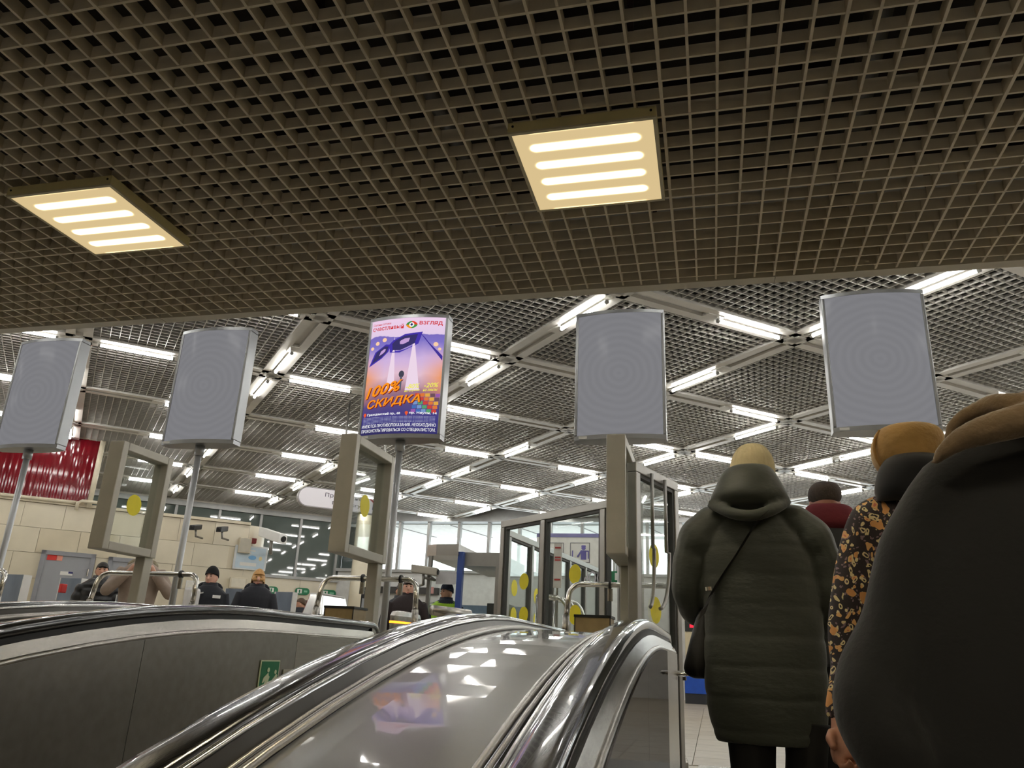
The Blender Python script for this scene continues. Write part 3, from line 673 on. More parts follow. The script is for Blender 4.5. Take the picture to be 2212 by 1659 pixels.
# ---- glass frames on posts at the balustrade ends
def glass_frame(X, ya, yb, za, zb, label, w=.13):
    t = thing('glass_frame', label, 'glass frame', (X, yb, FLOOR)); b = .065
    x0, x1 = X-w/2, X+w/2
    MB().box((x0, ya, za), (x1, ya+b, zb)).build('frame_member', FRAMEG, t, bevel=.006)
    MB().box((x0, yb-b, za), (x1, yb, zb)).build('frame_member', FRAMEG, t, bevel=.006)
    MB().box((x0, ya+b, za), (x1, yb-b, za+b)).build('frame_member', FRAMEG, t, bevel=.006)
    MB().box((x0, ya+b, zb-b), (x1, yb-b, zb)).build('frame_member', FRAMEG, t, bevel=.006)
    MB().box((X-.004, ya+b, za+b), (X+.004, yb-b, zb-b)).build('pane', GLASS, t)
    yc, zc = (ya+yb)/2+.01, za+(zb-za)*.46
    MB().tube([(X+.0045, yc, zc), (X+.0065, yc, zc)], .083, 28).build('yellow_dot', YELLOW, t)
    MB().box((X-.045, yb-.1, RT-.16), (X+.045, yb+.0, za+.002)).build('post', FRAMEG, t, bevel=.008)
    MB().box((X-.07, yb-.13, RT-.1), (X+.07, yb+.03, RT-.06)).build('post_foot', STEEL, t)
    return t
glass_frame(-4.44, 4.97, 5.58, .62, 1.45, 'glass frame with a yellow dot on a grey post, leftmost of three')
glass_frame(-2.53, 5.07, 5.82, .63, 1.49, 'glass frame with a yellow dot below the purple poster display')
glass_frame(-.595, 5.22, 5.98, .66, 1.48, 'glass frame seen edge-on below a grey display box')
# ---- chrome guard rails
def guard(x0, x1, Y, zt, label, fwd=.10, end_bend=True):
    t = thing('guard_rail', label, 'rail', ((x0+x1)/2, Y, FLOOR)); r = .021
    def arc(xc, s): return [(xc+s*.09*math.sin(a), Y-.03*(1-math.cos(a)), zt-.09*(1-math.cos(a))) for a in frange(0, math.pi/2, 7)]
    L = arc(x0+.09, -1)[::-1]; R = arc(x1-.09, 1) if end_bend else [(x1, Y, zt)]
    pts = [(x0-.012, Y-.05, zt-.24)]+L+R+([(x1+.012, Y-.05, zt-.24)] if end_bend else [])
    MB().tube(pts, r, 14).build('bar', CHROME, t, smooth=True)
    for s, x in ((-1, x0), (1, x1)) if end_bend else ((-1, x0),):
        MB().tube([(x+s*.013, Y-.052, zt-.23), (x+s*.02, Y-.062, zt-.42)], .026, 14).build('sleeve', STEEL, t, smooth=True)
        MB().tube([(x+s*.02, Y-.062, zt-.42), (x+s*.022, Y-.062, FLOOR)], .019, 12).build('leg', CHROME, t, smooth=True)
    for f in (.42, .82) if end_bend else (.42, .66):
        xc = x0+(x1-x0)*f; MB().tube([(xc-.008, Y, zt), (xc+.008, Y, zt)], .034, 18).build('collar', BLACK, t, smooth=False)
        MB().tube([(xc, Y, zt-.03), (xc, Y, zt-.12)], .02, 10).build('clamp', STEEL, t)
    return t
guard(-5.16, -4.18, 5.92, .53, 'chrome guard rail below the leftmost glass frame')
guard(-3.03, -2.22, 5.92, .53, 'chrome guard rail behind the grey post of the middle glass frame')
guard(-1.045, -.307, 6.07, .538, 'chrome guard rail running to the glass door at the right', end_bend=False)
guard(-7.0, -6.15, 5.92, .53, 'chrome guard rail at the left picture edge')
pz = thing('chrome_post', 'tall chrome post with couplings beside the green coat', 'post', (-.27, 6.6, FLOOR))
MB().tube([(-.27, 6.6, FLOOR+.1), (-.27, 6.6, .95)], .026, 16).build('tube', CHROME, pz, smooth=True)
for z0, z1 in ((.1, .2), (.36, .56)): MB().tube([(-.27, 6.6, z0), (-.27, 6.6, z1)], .034, 16).build('coupling', STEEL, pz, smooth=True)
m = MB(); m.rows([[(-.27+r*math.cos(2*math.pi*k/20), 6.6+r*math.sin(2*math.pi*k/20), z) for k in range(20)] for z, r in ((FLOOR, .06), (FLOOR+.08, .06), (FLOOR+.16, .027))]); m.build('base', STEEL, pz)
mb = MB(); P = at(1442, 1452, 5.2)
mb.tube([(-.33, 5.15, P.z), (-.2, 5.1, P.z), (-.12, 5.0, P.z), (-.12, 4.95, P.z), (-.2, 4.97, P.z-.005), (-.33, 5.0, P.z-.005)], .012, 10)
br = thing('chrome_bracket', 'small chrome bracket sticking out of the newel beside the black bag', 'bracket', P)
mb.build('hook', CHROME, br, smooth=True); MB().tube([(-.24, 5.1, P.z-.02), (-.24, 5.1, P.z-.045)], .016, 10).tube([(-.17, 5.06, P.z-.02), (-.17, 5.06, P.z-.04)], .012, 10).build('nut', STEEL, br)
# brown boxes on the balustrade ends
def tan_box(px0, px1, pyt, pyb, Y, label):
    a, b = at(px0, pyt, Y), at(px1, pyt, Y); zb = RT-.0445
    t = thing('tan_box', label, 'box', ((a.x+b.x)/2, Y, zb)); zt2 = (a.z+b.z)/2
    MB().box((a.x, Y, zb), (b.x, Y+.2, zt2)).build('body', mat('tan_metal', (150, 130, 92), .45, 0., .14, 14), t, bevel=.004)
    MB().box((a.x-.006, Y-.006, zt2-.002), (b.x+.006, Y+.21, zt2+.012)).build('lid', BLACK, t)
    m = MB()
    for x in (a.x-.003, b.x-.003): m.box((x, Y-.004, zb), (x+.006, Y-.0005, zt2))
    build_split(m, 'edge_strip', BLACK, t)
tan_box(1242, 1318, 1333, 1362, 4.72, 'tan box with black lid on the deck behind the nearest balustrade')
tan_box(702, 764, 1313, 1340, 4.78, 'olive brown box with black lid on the second balustrade deck')
# ================================================================ HALL THINGS
# hanging pill-shaped sign
DS = VL.normalized(); NS = Vector((-DS.y, DS.x, 0))
top = atz(724, 862, HC); kS = top.dot(NS)
def sg(px, py): return atp(px, py, NS, kS)
A, B = sg(641, 1078), sg(848, 1090); sa, sb = A.dot(DS), B.dot(DS); zc = (A.z+B.z)/2; hh = (sg(700, 1055).z-sg(700, 1098).z)/2
def sgp(s, z, d): return DS*s+NS*(kS+d)+Z*z
t = thing('hanging_sign', 'white pill-shaped hanging sign saying no entry in two languages', 'sign', sgp((sa+sb)/2, zc, 0))
def pill(r):
    pts = []
    for c, a0 in ((sb-hh, -90), (sa+hh, 90)):
        for k in range(13): a = math.radians(a0+15*k); pts.append((c+r*math.cos(a), zc+r*math.sin(a)))
    return pts
MB().prism(pill(hh), sgp, -.05, .05).build('casing', mat('sign_casing', (176, 174, 176), .35, .5), t)
MB().prism(pill(hh*.9), sgp, -.056, -.05).build('face', mat('sign_face_white', (236, 232, 236), .3, 0., .02, 5, emit=(236, 230, 238), estr=.25), t)
dk = mat('sign_letter_grey', (84, 84, 92), .5)
place_text('Прохода нет', dk, t, sgp(sa+(sb-sa)*.27, zc+hh*.08, -.058), DS, Z, -NS, width=(sb-sa)*.42, height=hh*.52)
place_text('No entry', dk, t, sgp(sa+(sb-sa)*.35, zc-hh*.62, -.058), DS, Z, -NS, width=(sb-sa)*.3, height=hh*.46)
m = MB(); c = sa+(sb-sa)*.80
m.tube([sgp(c, zc+hh*.3, -.058), sgp(c, zc+hh*.3, -.0555)], hh*.12, 12); m.prism([(c-.04, zc-hh*.55), (c-.015, zc-hh*.55), (c, zc-hh*.1), (c+.03, zc-hh*.5), (c+.05, zc-hh*.46), (c+.02, zc+hh*.15), (c-.03, zc+hh*.15)], sgp, -.058, -.0555); m.build('walker', mat('sign_navy', (60, 56, 130), .5), t)
MB().prism([(c-.09, zc+hh*.5), (c-.06, zc+hh*.55), (c+.11, zc-hh*.5), (c+.08, zc-hh*.55)], sgp, -.061, -.0585).build('red_bar', mat('sign_red', (206, 60, 80), .5), t)
m = MB()
for f in (.42, .86):
    s = sa+(sb-sa)*f; m.tube([sgp(s, zc+hh*.8, 0), sgp(s, HC+.01, 0)], .014, 10)
build_split(m, 'hanger', ALU, t, smooth=True)

# glazed partitions
def partition(P0, P1, cuts, label, zt=1.32, dots=(), door=False, loop=False):
    d = Vector((P1.x-P0.x, P1.y-P0.y, 0)); L = d.length; d.normalize(); n = Vector((-d.y, d.x, 0))
    if n.dot(P0) > 0: n = -n                       # towards the camera
    t = thing('glass_partition', label, 'partition', (P0.x, P0.y, FLOOR)); o = Vector((P0.x, P0.y, 0))
    def bx(a0, a1, z0, z1, w=.035): z0 = max(z0, FLOOR+.012); return MB().obox(o+d*a0-n*w+Z*z0, d*(a1-a0), n*2*w, Z*(z1-z0))
    cs = [c*L for c in cuts]
    for c in cs: bx(c-.035, c+.035, FLOOR, zt-.07).build('mullion', ALU, t, bevel=.006)
    bx(cs[0]-.035, cs[-1]+.035, zt-.07, zt).build('top_rail', ALU, t, bevel=.006)
    for a, b in zip(cs, cs[1:]):
        bx(a+.035, b-.035, FLOOR, FLOOR+.09).build('bottom_rail', ALU, t)
        f = bx(a+.035, b-.035, FLOOR+.09, zt-.07, .004).build('pane', GLASS, t)
        g = MB()
        for s0, s1 in ((a+.035, a+.06), (b-.06, b-.035)): g.obox(o+d*s0-n*.022+Z*(FLOOR+.09), d*(s1-s0), n*.044, Z*(zt-.16-FLOOR))
        g.obox(o+d*(a+.06)-n*.022+Z*(zt-.095), d*(b-a-.12), n*.044, Z*.025); build_split(g, 'gasket', mat('dark_gasket', (66, 66, 64), .6), t)
    for px, py, r in dots:
        Q = atp(px, py, n, o.dot(n)); MB().tube([Q+n*.0055, Q+n*.0075], r, 26).build('yellow_dot', YELLOW, t)
    return t, o, d, n, L
P0, P1 = atz(1092, 1126, 1.32), atz(1307, 1083, 1.32)
PT1, o1, d1_, n1, L1_ = partition(P0, P0+(P1-P0)*1.26, (0, .352, .795, 1.0), 'long glass partition with yellow dots, its top rising to the right', 1.32,
          ((1133, 1256, .078), (1132, 1328, .075), (1243, 1240, .085), (1243, 1328, .085)))
Q0, Q1 = atz(1369, 1000, 1.32), atz(1452, 1042, 1.32)
PT2, o2, d2_, n2, L2_ = partition(Q0, Q1, (0, 1.0), 'narrow glass panel with yellow dots and looped bars next to the green coat', 1.32, ((1411, 1201, .085), (1415, 1318, .09)))
mb = MB(); zt_ = 1.28
for off, z0 in ((.28, .30), (.62, .42)):
    pts = [o2+d2_*(L2_*off)+n2*.05+Z*zt_, o2+d2_*(L2_*off)+n2*.05+Z*.75]
    for k in range(9):
        a = math.pi/2*k/8; pts.append(o2+d2_*(L2_*(off)+(.05 if off > .5 else .02)-L2_*.42*off*(1-math.cos(a)))+n2*.05+Z*(.75-.40*math.sin(a)))
    mb.tube(pts, .013, 8)
build_split(mb, 'looped_bar', ALU, PT2, smooth=True)
R0, R1 = atz(1098, 1146, 1.32), atz(1292, 1228, 1.32)
partition(R0, R1, (0, .2, .42, .6, .8, 1.0), 'far glass partition running away behind the one with yellow dots', 1.32, ((1110, 1270, .09), (1158, 1288, .09), (1157, 1340, .09), (1108, 1330, .09)))
# notice with a pictogram beyond the glass
YN_ = 14.6
def yn(px, py, Y=YN_): return at(px, py, Y)
a, b = yn(1160, 1152), yn(1298, 1240)
t = thing('wall_notice', 'large white notice with a purple attendant pictogram behind the glass', 'notice', ((a.x+b.x)/2, YN_, b.z))
MB().box((a.x, YN_, b.z), (b.x, YN_+.05, a.z)).build('board', mat('notice_board', (222, 218, 212), .5), t)
PU = mat('pictogram_purple', (92, 84, 150), .5)
MB().box((a.x, YN_-.012, a.z-.07), (b.x, YN_-.001, a.z)).build('purple_band', mat('band_purple', (120, 116, 160), .5), t)
m = MB(); p, q = yn(1232, 1172), yn(1274, 1216); w = .012
for lo, hi in (((p.x, p.z), (q.x, p.z-w)), ((p.x, q.z+w), (q.x, q.z)), ((p.x, p.z), (p.x+w, q.z)), ((q.x-w, p.z), (q.x, q.z))): m.box((lo[0], YN_-.008, hi[1]), (hi[0], YN_-.001, lo[1]))
p2, q2 = yn(1188, 1172), yn(1217, 1216)
for lo, hi in (((p2.x, p2.z), (q2.x, p2.z-w)), ((q2.x-w, p2.z), (q2.x, q2.z))): m.box((lo[0], YN_-.008, hi[1]), (hi[0], YN_-.001, lo[1]))
m.build('picture_border', mat('notice_border', (110, 108, 112), .5), t)
W_, H_ = q.x-p.x, p.z-q.z
fn = lambda u, v, d: (p.x+W_*u, YN_-.001-d, q.z+H_*v)
m = MB().prism([(.55, .16), (.82, .16), (.82, .55), (.9, .55), (.9, .2), (.95, .2), (.95, .6), (.55, .62), (.34, .3), (.40, .26), (.55, .48)], fn, 0, .01)
m.prism(ring(.68, .72, .11, .09, 16), fn, 0, .01).prism([(.56, .78), (.8, .78), (.78, .86), (.58, .86)], fn, 0, .012); m.prism([(.1, .1), (.15, .1), (.15, .6), (.1, .6)], fn, 0, .01)
m.build('attendant_figure', PU, t)
place_text('dOC', mat('mirror_letter', (206, 204, 214), .5), PT1, o1+d1_*(L1_*.66)+n1*.012+Z*.60, d1_ if d1_.dot(CR) > 0 else -d1_, Z, n1, width=.26, height=.13)

# small things seen through the glass
a, b = at(1314, 1233, 12), at(1350, 1258, 12)
t = thing('exit_sign', 'green exit sign with a white icon behind the glass, beside the edge-on frame', 'sign', ((a.x+b.x)/2, 12, b.z))
MB().box((a.x, 12, b.z), (b.x, 12.05, a.z)).build('board', M_SG, t, bevel=.02); w_ = b.x-a.x
MB().box((a.x+w_*.4, 11.99, b.z+.03), (a.x+w_*.85, 11.999, a.z-.03)).build('icon', WHITE, t)
MB().box((a.x+w_*.55, 11.985, b.z+.05), (a.x+w_*.7, 11.989, a.z-.05)).build('icon_figure', M_SG, t)
m = MB(); m.box(((a.x+b.x)/2-.01, 12.02, a.z), ((a.x+b.x)/2+.01, 12.04, HC+.01)); m.build('hanger', ALU, t)
a, b = at(1197, 1174, 8.4), at(1212, 1270, 8.4)
t = thing('notice_sheet', 'narrow white notice sheet with red lines behind the glass partition', 'notice', ((a.x+b.x)/2, 8.4, b.z))
MB().box((a.x, 8.4, b.z), (b.x, 8.41, a.z)).build('sheet', mat('sheet_white', (226, 220, 214), .6), t)
m = MB()
for f in (.08, .3, .36, .8): m.box((a.x+.012, 8.396, a.z-(a.z-b.z)*(f+.035)), (b.x-.012, 8.3995, a.z-(a.z-b.z)*f))
build_split(m, 'red_line', mat('sheet_red', (190, 70, 66), .6), t)
MB().box(((a.x+b.x)/2-.012, 8.412, FLOOR), ((a.x+b.x)/2+.012, 8.43, a.z)).build('stand', ALU, t)
for k in range(3):
    P = at(1214+17*k, 1289+5*k, 7.9+.35*k); t = thing('barrier_loop', ('first', 'second', 'third')[k]+' of three chrome barrier loops behind the glass partition, counted from the left', 'barrier', (P.x, P.y, FLOOR)); r = .16
    pts = [P+Vector((-.26, 0, 0)), P+Vector((-.1, 0, 0))]+[P+Vector((-.1+r*math.sin(q_), 0, -r*(1-math.cos(q_)))) for q_ in frange(.2, math.pi/2, 7)]+[Vector((P.x-.1+r, P.y, FLOOR))]
    MB().tube(pts, .018, 10).build('bar', CHROME, t, smooth=True); MB().tube([Vector((P.x-.25, P.y, P.z)), Vector((P.x-.25, P.y, FLOOR))], .018, 10).build('leg', CHROME, t, smooth=True)

# attendant's booth
YK = 10.9
def yk(px, py): return at(px, py, YK)
xa, xb_, xc = yk(928, 1300).x, yk(995, 1300).x, yk(1082, 1300).x; ztk = yk(960, 1204).z
bt = thing('attendant_booth', 'glazed attendant booth with a blue corner post and a steel roof', 'booth', ((xa+xc)/2, YK, FLOOR))
BLUE = mat('booth_blue', (52, 76, 142), .45)
m = MB(); rows = []
for x, y in ((xa-.12, YK+.25), (xa-.06, YK-.1), (xa+.12, YK-.22), (xb_, YK-.25), (xb_, YK+1.4), (xa-.12, YK+1.4)): rows.append((x, y))
m.add([(x, y, ztk) for x, y in rows]+[(x, y, ztk+.16) for x, y in rows], [tuple(reversed(range(6))), tuple(range(6, 12))]+[(i, (i+1) % 6, (i+1) % 6+6, i+6) for i in range(6)])
m.build('roof', STEEL, bt)
MB().box((xb_, YK-.12, ztk-.13), (xc, YK+1.4, ztk+.06)).build('roof', ALU, bt)
MB().box((xb_-.02, YK-.2, FLOOR), (xb_+.06, YK-.12, ztk+.06)).build('corner_post', BLUE, bt)
for x in (xa, xc-.05): MB().box((x, YK-.18, FLOOR), (x+.05, YK-.12, ztk)).build('corner_post', ALU, bt)
MB().box((xa+.05, YK-.15, FLOOR+.95), (xb_-.02, YK-.142, ztk-.05)).build('pane', GLASS, bt)
MB().box((xb_+.06, YK-.15, FLOOR+.1), (xc-.05, YK-.142, ztk-.13)).build('pane', GLASS, bt)
MB().box((xa+.05, YK-.17, FLOOR), (xb_-.02, YK-.13, FLOOR+.95)).build('base_panel', ALU, bt)
p = yk(951, 1237); MB().box((p.x, YK-.16, yk(951, 1264).z), (yk(993, 1237).x, YK-.152, p.z)).build('paper_sheet', mat('paper_grey', (206, 206, 208), .6), bt)
MB().box((xa, YK+1.3, FLOOR), (xc, YK+1.38, FLOOR+1.5)).build('rear_panel', mat('booth_rear', (140, 160, 190), .5), bt)
m = MB(); x0 = yk(1040, 1300).x; m.box((x0, YK+.3, FLOOR), (x0+.3, YK+.7, yk(1050, 1300).z)).tube([(x0+.14, YK+.5, yk(1050, 1300).z), (x0+.14, YK+.5, ztk-.25)], .03, 8)
dc = thing('dark_cabinet', 'dark cabinet with a grey stem inside the booth', 'cabinet', (x0, YK+.5, FLOOR)); m.build('body', mat('charcoal_box', (58, 58, 56), .6), dc)
# cctv cameras on arms near the booth
def cctv(P, label, s=1.0, d=Vector((1, -.2, -.15)), mcol=ALU):
    t = thing('security_camera', label, 'camera', P); d = d.normalized(); r = d.cross(Z).normalized()
    MB().obox(P-d*.16*s-r*.05*s-Z*.045*s, d*.32*s, r*.1*s, Z*.09*s).build('housing', mcol, t, bevel=.012)
    MB().tube([P-d*.02-Z*.05*s, P-d*.02+Vector((0, .03, -.16*s)), P-d*.12*s+Vector((0, .16*s, -.18*s))], .018*s, 8).build('bracket', ALU, t, smooth=True)
    MB().tube([P+d*.161*s, P+d*.17*s], .03*s, 12).build('lens', BLACK, t)
    return t
P = at(918, 1232, 10.6); t = cctv(P, 'grey security camera on an arm left of the booth', 1.2, Vector((1, 0, -.12)), FRAMEG); MB().tube([P+Vector((0, 0, -.1)), P+Vector((.12, .1, -.12)), Vector((xa+.01, YK-.15, P.z-.06))], .02, 8).build('arm', ALU, t, smooth=True)
P = wa(578, 1163)-NV*.5; cctv(P, 'white security camera at the end of the tiled wall', 1.9, Vector((.9, -.3, -.25)), WHITE)
for px, py, lab in ((418, 1144, 'small dark camera on the tiled wall, left of two'), (474, 1148, 'small dark camera on the tiled wall, right of two')):
    cctv(wa(px, py)-NV*.36, lab, 1.0, Vector((.2, -1, -.2)), BLACK)
def wallbox(px0, py0, px1, py1, d, label, cat, m, name, m2=None, fr=.06):
    a, b = wa(px0, py0), wa(px1, py1); s0, s1 = s_of(a), s_of(b); z1, z0 = (a.z+wa(px1, py0).z)/2, (b.z+wa(px0, py1).z)/2
    t = thing(name, label, cat, wpt((s0+s1)/2, z0)-NV*d)
    MB().obox(wpt(s0, z0)-NV*d, TV*(s1-s0), NV*(d-.012), Z*(z1-z0)).build('body', m, t, bevel=.008)
    if m2: w, h = s1-s0, z1-z0; MB().obox(wpt(s0+w*fr, z0+h*fr)-NV*(d+.005), TV*w*(1-2*fr), NV*.005, Z*h*(1-2*fr)).build('face', m2, t)
    return t, s0, s1, z0, z1
wallbox(516, 1163, 537, 1196, .16, 'cream loudspeaker box on the tiled wall beside a red unit', 'speaker', M_CREAM, 'wall_speaker', mat('speaker_face', (190, 184, 168), .6))
wallbox(537, 1164, 551, 1175, .14, 'small dark red unit on the tiled wall beside the cream loudspeaker', 'alarm', mat('alarm_red', (140, 40, 38), .5), 'alarm_unit', mat('alarm_face', (110, 26, 26), .5))
t, s0, s1, z0, z1 = wallbox(508, 1180, 572, 1232, .05, 'pale blue information board on the tiled wall behind the blonde woman', 'board', mat('board_frame', (216, 220, 222), .4), 'information_board', mat('board_blue', (196, 214, 226), .35))
fnb = lambda a, b, d: wpt(s0+(s1-s0)*a, z0+(z1-z0)*b)-NV*(.056+d)
MB().prism(ring(.55, .52, .12, .09), fnb, 0, .003).build('blue_blob', mat('board_ink', (120, 176, 222), .5), t)
MB().prism(ring(.80, .50, .05, .09), fnb, 0, .003).build('yellow_blob', mat('board_yellow', (232, 214, 160), .5), t)
build_split(MB().prism([(.1, .78), (.62, .78), (.62, .83), (.1, .83)], fnb, 0, .003).prism([(.1, .68), (.5, .68), (.5, .72), (.1, .72)], fnb, 0, .003).prism([(.2, .16), (.7, .16), (.7, .3), (.2, .3)], fnb, 0, .003), 'pale_strip', WHITE, t)
wallbox(402, 1255, 443, 1300, .04, 'white paper notice on the wall left of the man in the black beanie', 'notice', WHITE, 'paper_notice', mat('paper_pale', (222, 220, 210), .6))
wallbox(496, 1248, 530, 1272, .10, 'cream electrical box on the wall between the beanie man and blonde woman', 'box', M_CREAM, 'electrical_box', mat('box_face', (220, 214, 196), .5), .1)
# green pill signs on the rear cream wall
def gpill(px0, px1, py, label):
    a, b = atp(px0, py, NV, KB-.05), atp(px1, py+3, NV, KB-.05); s0, s1 = a.dot(TV), b.dot(TV); h = .085; zc = (a.z+b.z)/2
    fn = lambda s, z, d: TV*s+NV*(KB-.05-d)+Z*z
    pts = []
    for c, a0 in ((s1-h, -90), (s0+h, 90)):
        for k in range(9): q = math.radians(a0+22.5*k); pts.append((c+h*math.cos(q), zc+h*math.sin(q)))
    t = thing('direction_sign', label, 'sign', fn((s0+s1)/2, zc, 0)); MB().prism(pts, fn, 0, .03).build('board', M_SG, t)
    MB().prism([(s0+h*.6, zc-h*.6), (s0+h*2, zc-h*.6), (s0+h*2, zc+h*.6), (s0+h*.6, zc+h*.6)], fn, .03, .034).build('icon', WHITE, t)
    MB().prism([(s0+h*1.1, zc-h*.5), (s0+h*1.5, zc-h*.5), (s0+h*1.5, zc+h*.4), (s0+h*1.1, zc+h*.4)], fn, .034, .037).build('icon_figure', M_SG, t)
    MB().prism([(s0+h*2.6, zc-h*.25), (s1-h*.7, zc-h*.25), (s1-h*.7, zc+h*.3), (s0+h*2.6, zc+h*.3)], fn, .03, .033).build('text_line', mat('pale_green', (120, 178, 146), .5), t)
gpill(637, 668, 1276, 'green pill sign above two men walking, middle of three')
gpill(693, 725, 1280, 'green pill sign above the steel turnstile body')
gpill(576, 600, 1273, 'green pill sign partly behind the blonde woman')
# stone-patterned pylons in front of the tiled wall
M_MARB = mat('blue_grey_marble', (112, 122, 136), .3, 0., .32, 3.2, .02, 8, (1, 1, .35))
def pylon(px0, px1, py0, py1, Y, label):
    a, b = at(px0, py0, Y), at(px1, py0+4, Y); t = thing('stone_pylon', label, 'pylon', ((a.x+b.x)/2, Y, FLOOR))
    MB().box((a.x+.012, Y, FLOOR), (b.x-.012, Y+.12, a.z)).build('slab', M_MARB, t, bevel=.004)
    m = MB(); m.box((a.x, Y-.006, FLOOR), (a.x+.012, Y+.13, a.z)).box((b.x-.012, Y-.006, FLOOR), (b.x, Y+.13, a.z)); build_split(m, 'edge_trim', WHITE, t)
pylon(2, 53, 1240, 1305, 9.0, 'blue-grey marbled pylon at the left picture edge')
pylon(131, 178, 1248, 1305, 10.0, 'blue-grey marbled pylon in front of the grey door')
pylon(252, 300, 1285, 1310, 9.0, 'blue-grey marbled pylon behind the beige coat')
pylon(487, 526, 1271, 1318, 10.6, 'blue-grey marbled pylon between the beanie man and the blonde woman')
pylon(594, 634, 1278, 1325, 10.9, 'blue-grey marbled pylon right of the blonde woman')
eb = thing('red_box', 'small red box on the pylon edge by the grey door', 'box', at(128, 1272, 9.2)); a = at(128, 1280, 9.2); MB().box((a.x-.03, 9.2, a.z), (a.x+.02, 9.3, a.z+.12)).build('body', mat('bright_red', (200, 40, 36), .5), eb, bevel=.01)
# turnstiles
def turnstile(px, py, Y, w, label, lit=True):
    a = at(px, py, Y); t = thing('turnstile', label, 'turnstile', (a.x, Y, FLOOR))
    MB().rows([[(a.x+w*r*math.cos(2*math.pi*k/20), Y+.45+.45*math.sin(2*math.pi*k/20)*r, z) for k in range(20)] for z, r in ((FLOOR, .9), (FLOOR+.1, 1), (a.z-.06, 1), (a.z-.015, .9), (a.z, .6))]).build('body', STEEL, t, smooth=False)
    if lit:
        z = at(px, py+26, Y).z
        MB().rows([[(a.x+w*1.015*math.cos(2*math.pi*k/20), Y+.45+.46*math.sin(2*math.pi*k/20), q) for k in range(20)] for q in (z-.012, z+.012)]).build('light_ring', emat('red_orange_light', (255, 120, 30), 5), t)
turnstile(847, 1317, 8.4, .085, 'steel turnstile column with a glowing orange ring')
a = at(709, 1288, 12); t = thing('turnstile', 'bright tapered steel turnstile body below a green sign', 'turnstile', (a.x, 12, FLOOR))
MB().rows([[(a.x+sx*w, 12+sy*d, z) for sx, sy in ((-1, -1), (1, -1), (1, 1), (-1, 1))] for z, w, d in ((FLOOR, .24, .5), (a.z-.3, .17, .5), (a.z, .115, .42))]).build('body', CHROME, t, bevel=.02)
MB().box((a.x-.12, 11.6, a.z), (a.x+.12, 12.4, a.z+.02)).build('top', WHITE, t)
a = at(962, 1320, 7.6); t = thing('turnstile', 'rounded grey turnstile head in front of the booth', 'turnstile', (a.x, 7.6, FLOOR))
m = MB(); m.tube([(a.x-.1, 7.5, a.z), (a.x+.14, 7.95, a.z-.01)], .05, 14); m.build('head', STEEL, t, smooth=True); MB().box((a.x-.09, 7.6, FLOOR), (a.x+.13, 7.9, a.z-.02)).build('body', ALU, t, bevel=.02)
# white barrier gates beside the booth
for k, (px, lab) in enumerate(((906, 'low white barrier gate left of the booth, nearer one'), (928, 'low white barrier gate touching the booth'))):
    a = at(px, 1300, 11.5); t = thing('barrier_gate', lab, 'gate', (a.x, 11.5, FLOOR)); m = MB()
    for dx in (-.07, .05): m.box((a.x+dx, 11.5, FLOOR), (a.x+dx+.025, 11.55, a.z))
    for z in (FLOOR+.1, a.z-.03): m.box((a.x-.07, 11.5, z), (a.x+.075, 11.55, z+.03))
    m.build('frame', WHITE, t, bevel=.004); MB().box((a.x-.045, 11.515, FLOOR+.13), (a.x+.05, 11.525, a.z-.03)).build('pane', GLASS, t)
# dark board above the ticket hall counter on the back wall
a, b = at(800, 1266, YB-.15), at(945, 1284, YB-.15)
t = thing('dark_fascia_board', 'long dark board low on the back wall behind the man in the dark coat', 'board', ((a.x+b.x)/2, YB-.15, b.z)); MB().box((a.x, YB-.15, b.z), (b.x, YB-.01, a.z)).build('board', mat('dark_board', (48, 46, 44), .5), t)
c = at(931, 1275, YB-.16); MB().box((c.x-.07, YB-.156, c.z-.08), (c.x+.07, YB-.15, c.z+.08)).build('icon', mat('icon_pink', (180, 130, 126), .5), t)
MB().box((a.x, YB-.13, FLOOR), (a.x+.1, YB-.01, b.z)).build('leg', BLACK, t)
# blue and cream machine far behind the green coat
YM = 17.8
a, b = at(1479, 1466, YM), at(1530, 1500, YM)
t = thing('ticket_machine', 'cream machine with a blue base far behind the black bag', 'machine', (a.x, YM, FLOOR)); w = .75
MB().box((a.x, YM, FLOOR), (a.x+w, YM+.6, FLOOR+.2)).build('plinth', mat('machine_plinth', (38, 40, 46), .6), t)
MB().box((a.x, YM-.02, FLOOR+.2), (a.x+w, YM+.6, FLOOR+.56)).build('blue_base', mat('machine_blue', (22, 76, 176), .4), t)
MB().box((a.x+.03, YM, FLOOR+.56), (a.x+w, YM+.6, 1.35)).build('body', mat('machine_cream', (204, 192, 160), .5), t, bevel=.02)
p = at(1496, 1354, YM); MB().box((p.x-.16, YM-.015, p.z-.10), (p.x+.30, YM-.001, p.z+.12)).build('display', mat('display_dark', (40, 44, 40), .3), t); MB().box((p.x-.06, YM-.02, p.z-.02), (p.x+.06, YM-.015, p.z+.05)).build('red_digits', emat('led_red', (255, 50, 70), 1.2), t)
# white panel left of the beanie man, a glossy stand
a = at(405, 1268, 8.6); t = thing('white_stand', 'white rounded stand between the chrome rail and the beanie man', 'stand', (a.x, 8.6, FLOOR)); b = at(416, 1312, 8.6)
MB().box((a.x-.05, 8.6, FLOOR), (a.x+.07, 8.8, a.z)).build('body', mat('gloss_white', (232, 232, 232), .1, coat=.6), t, bevel=.035)
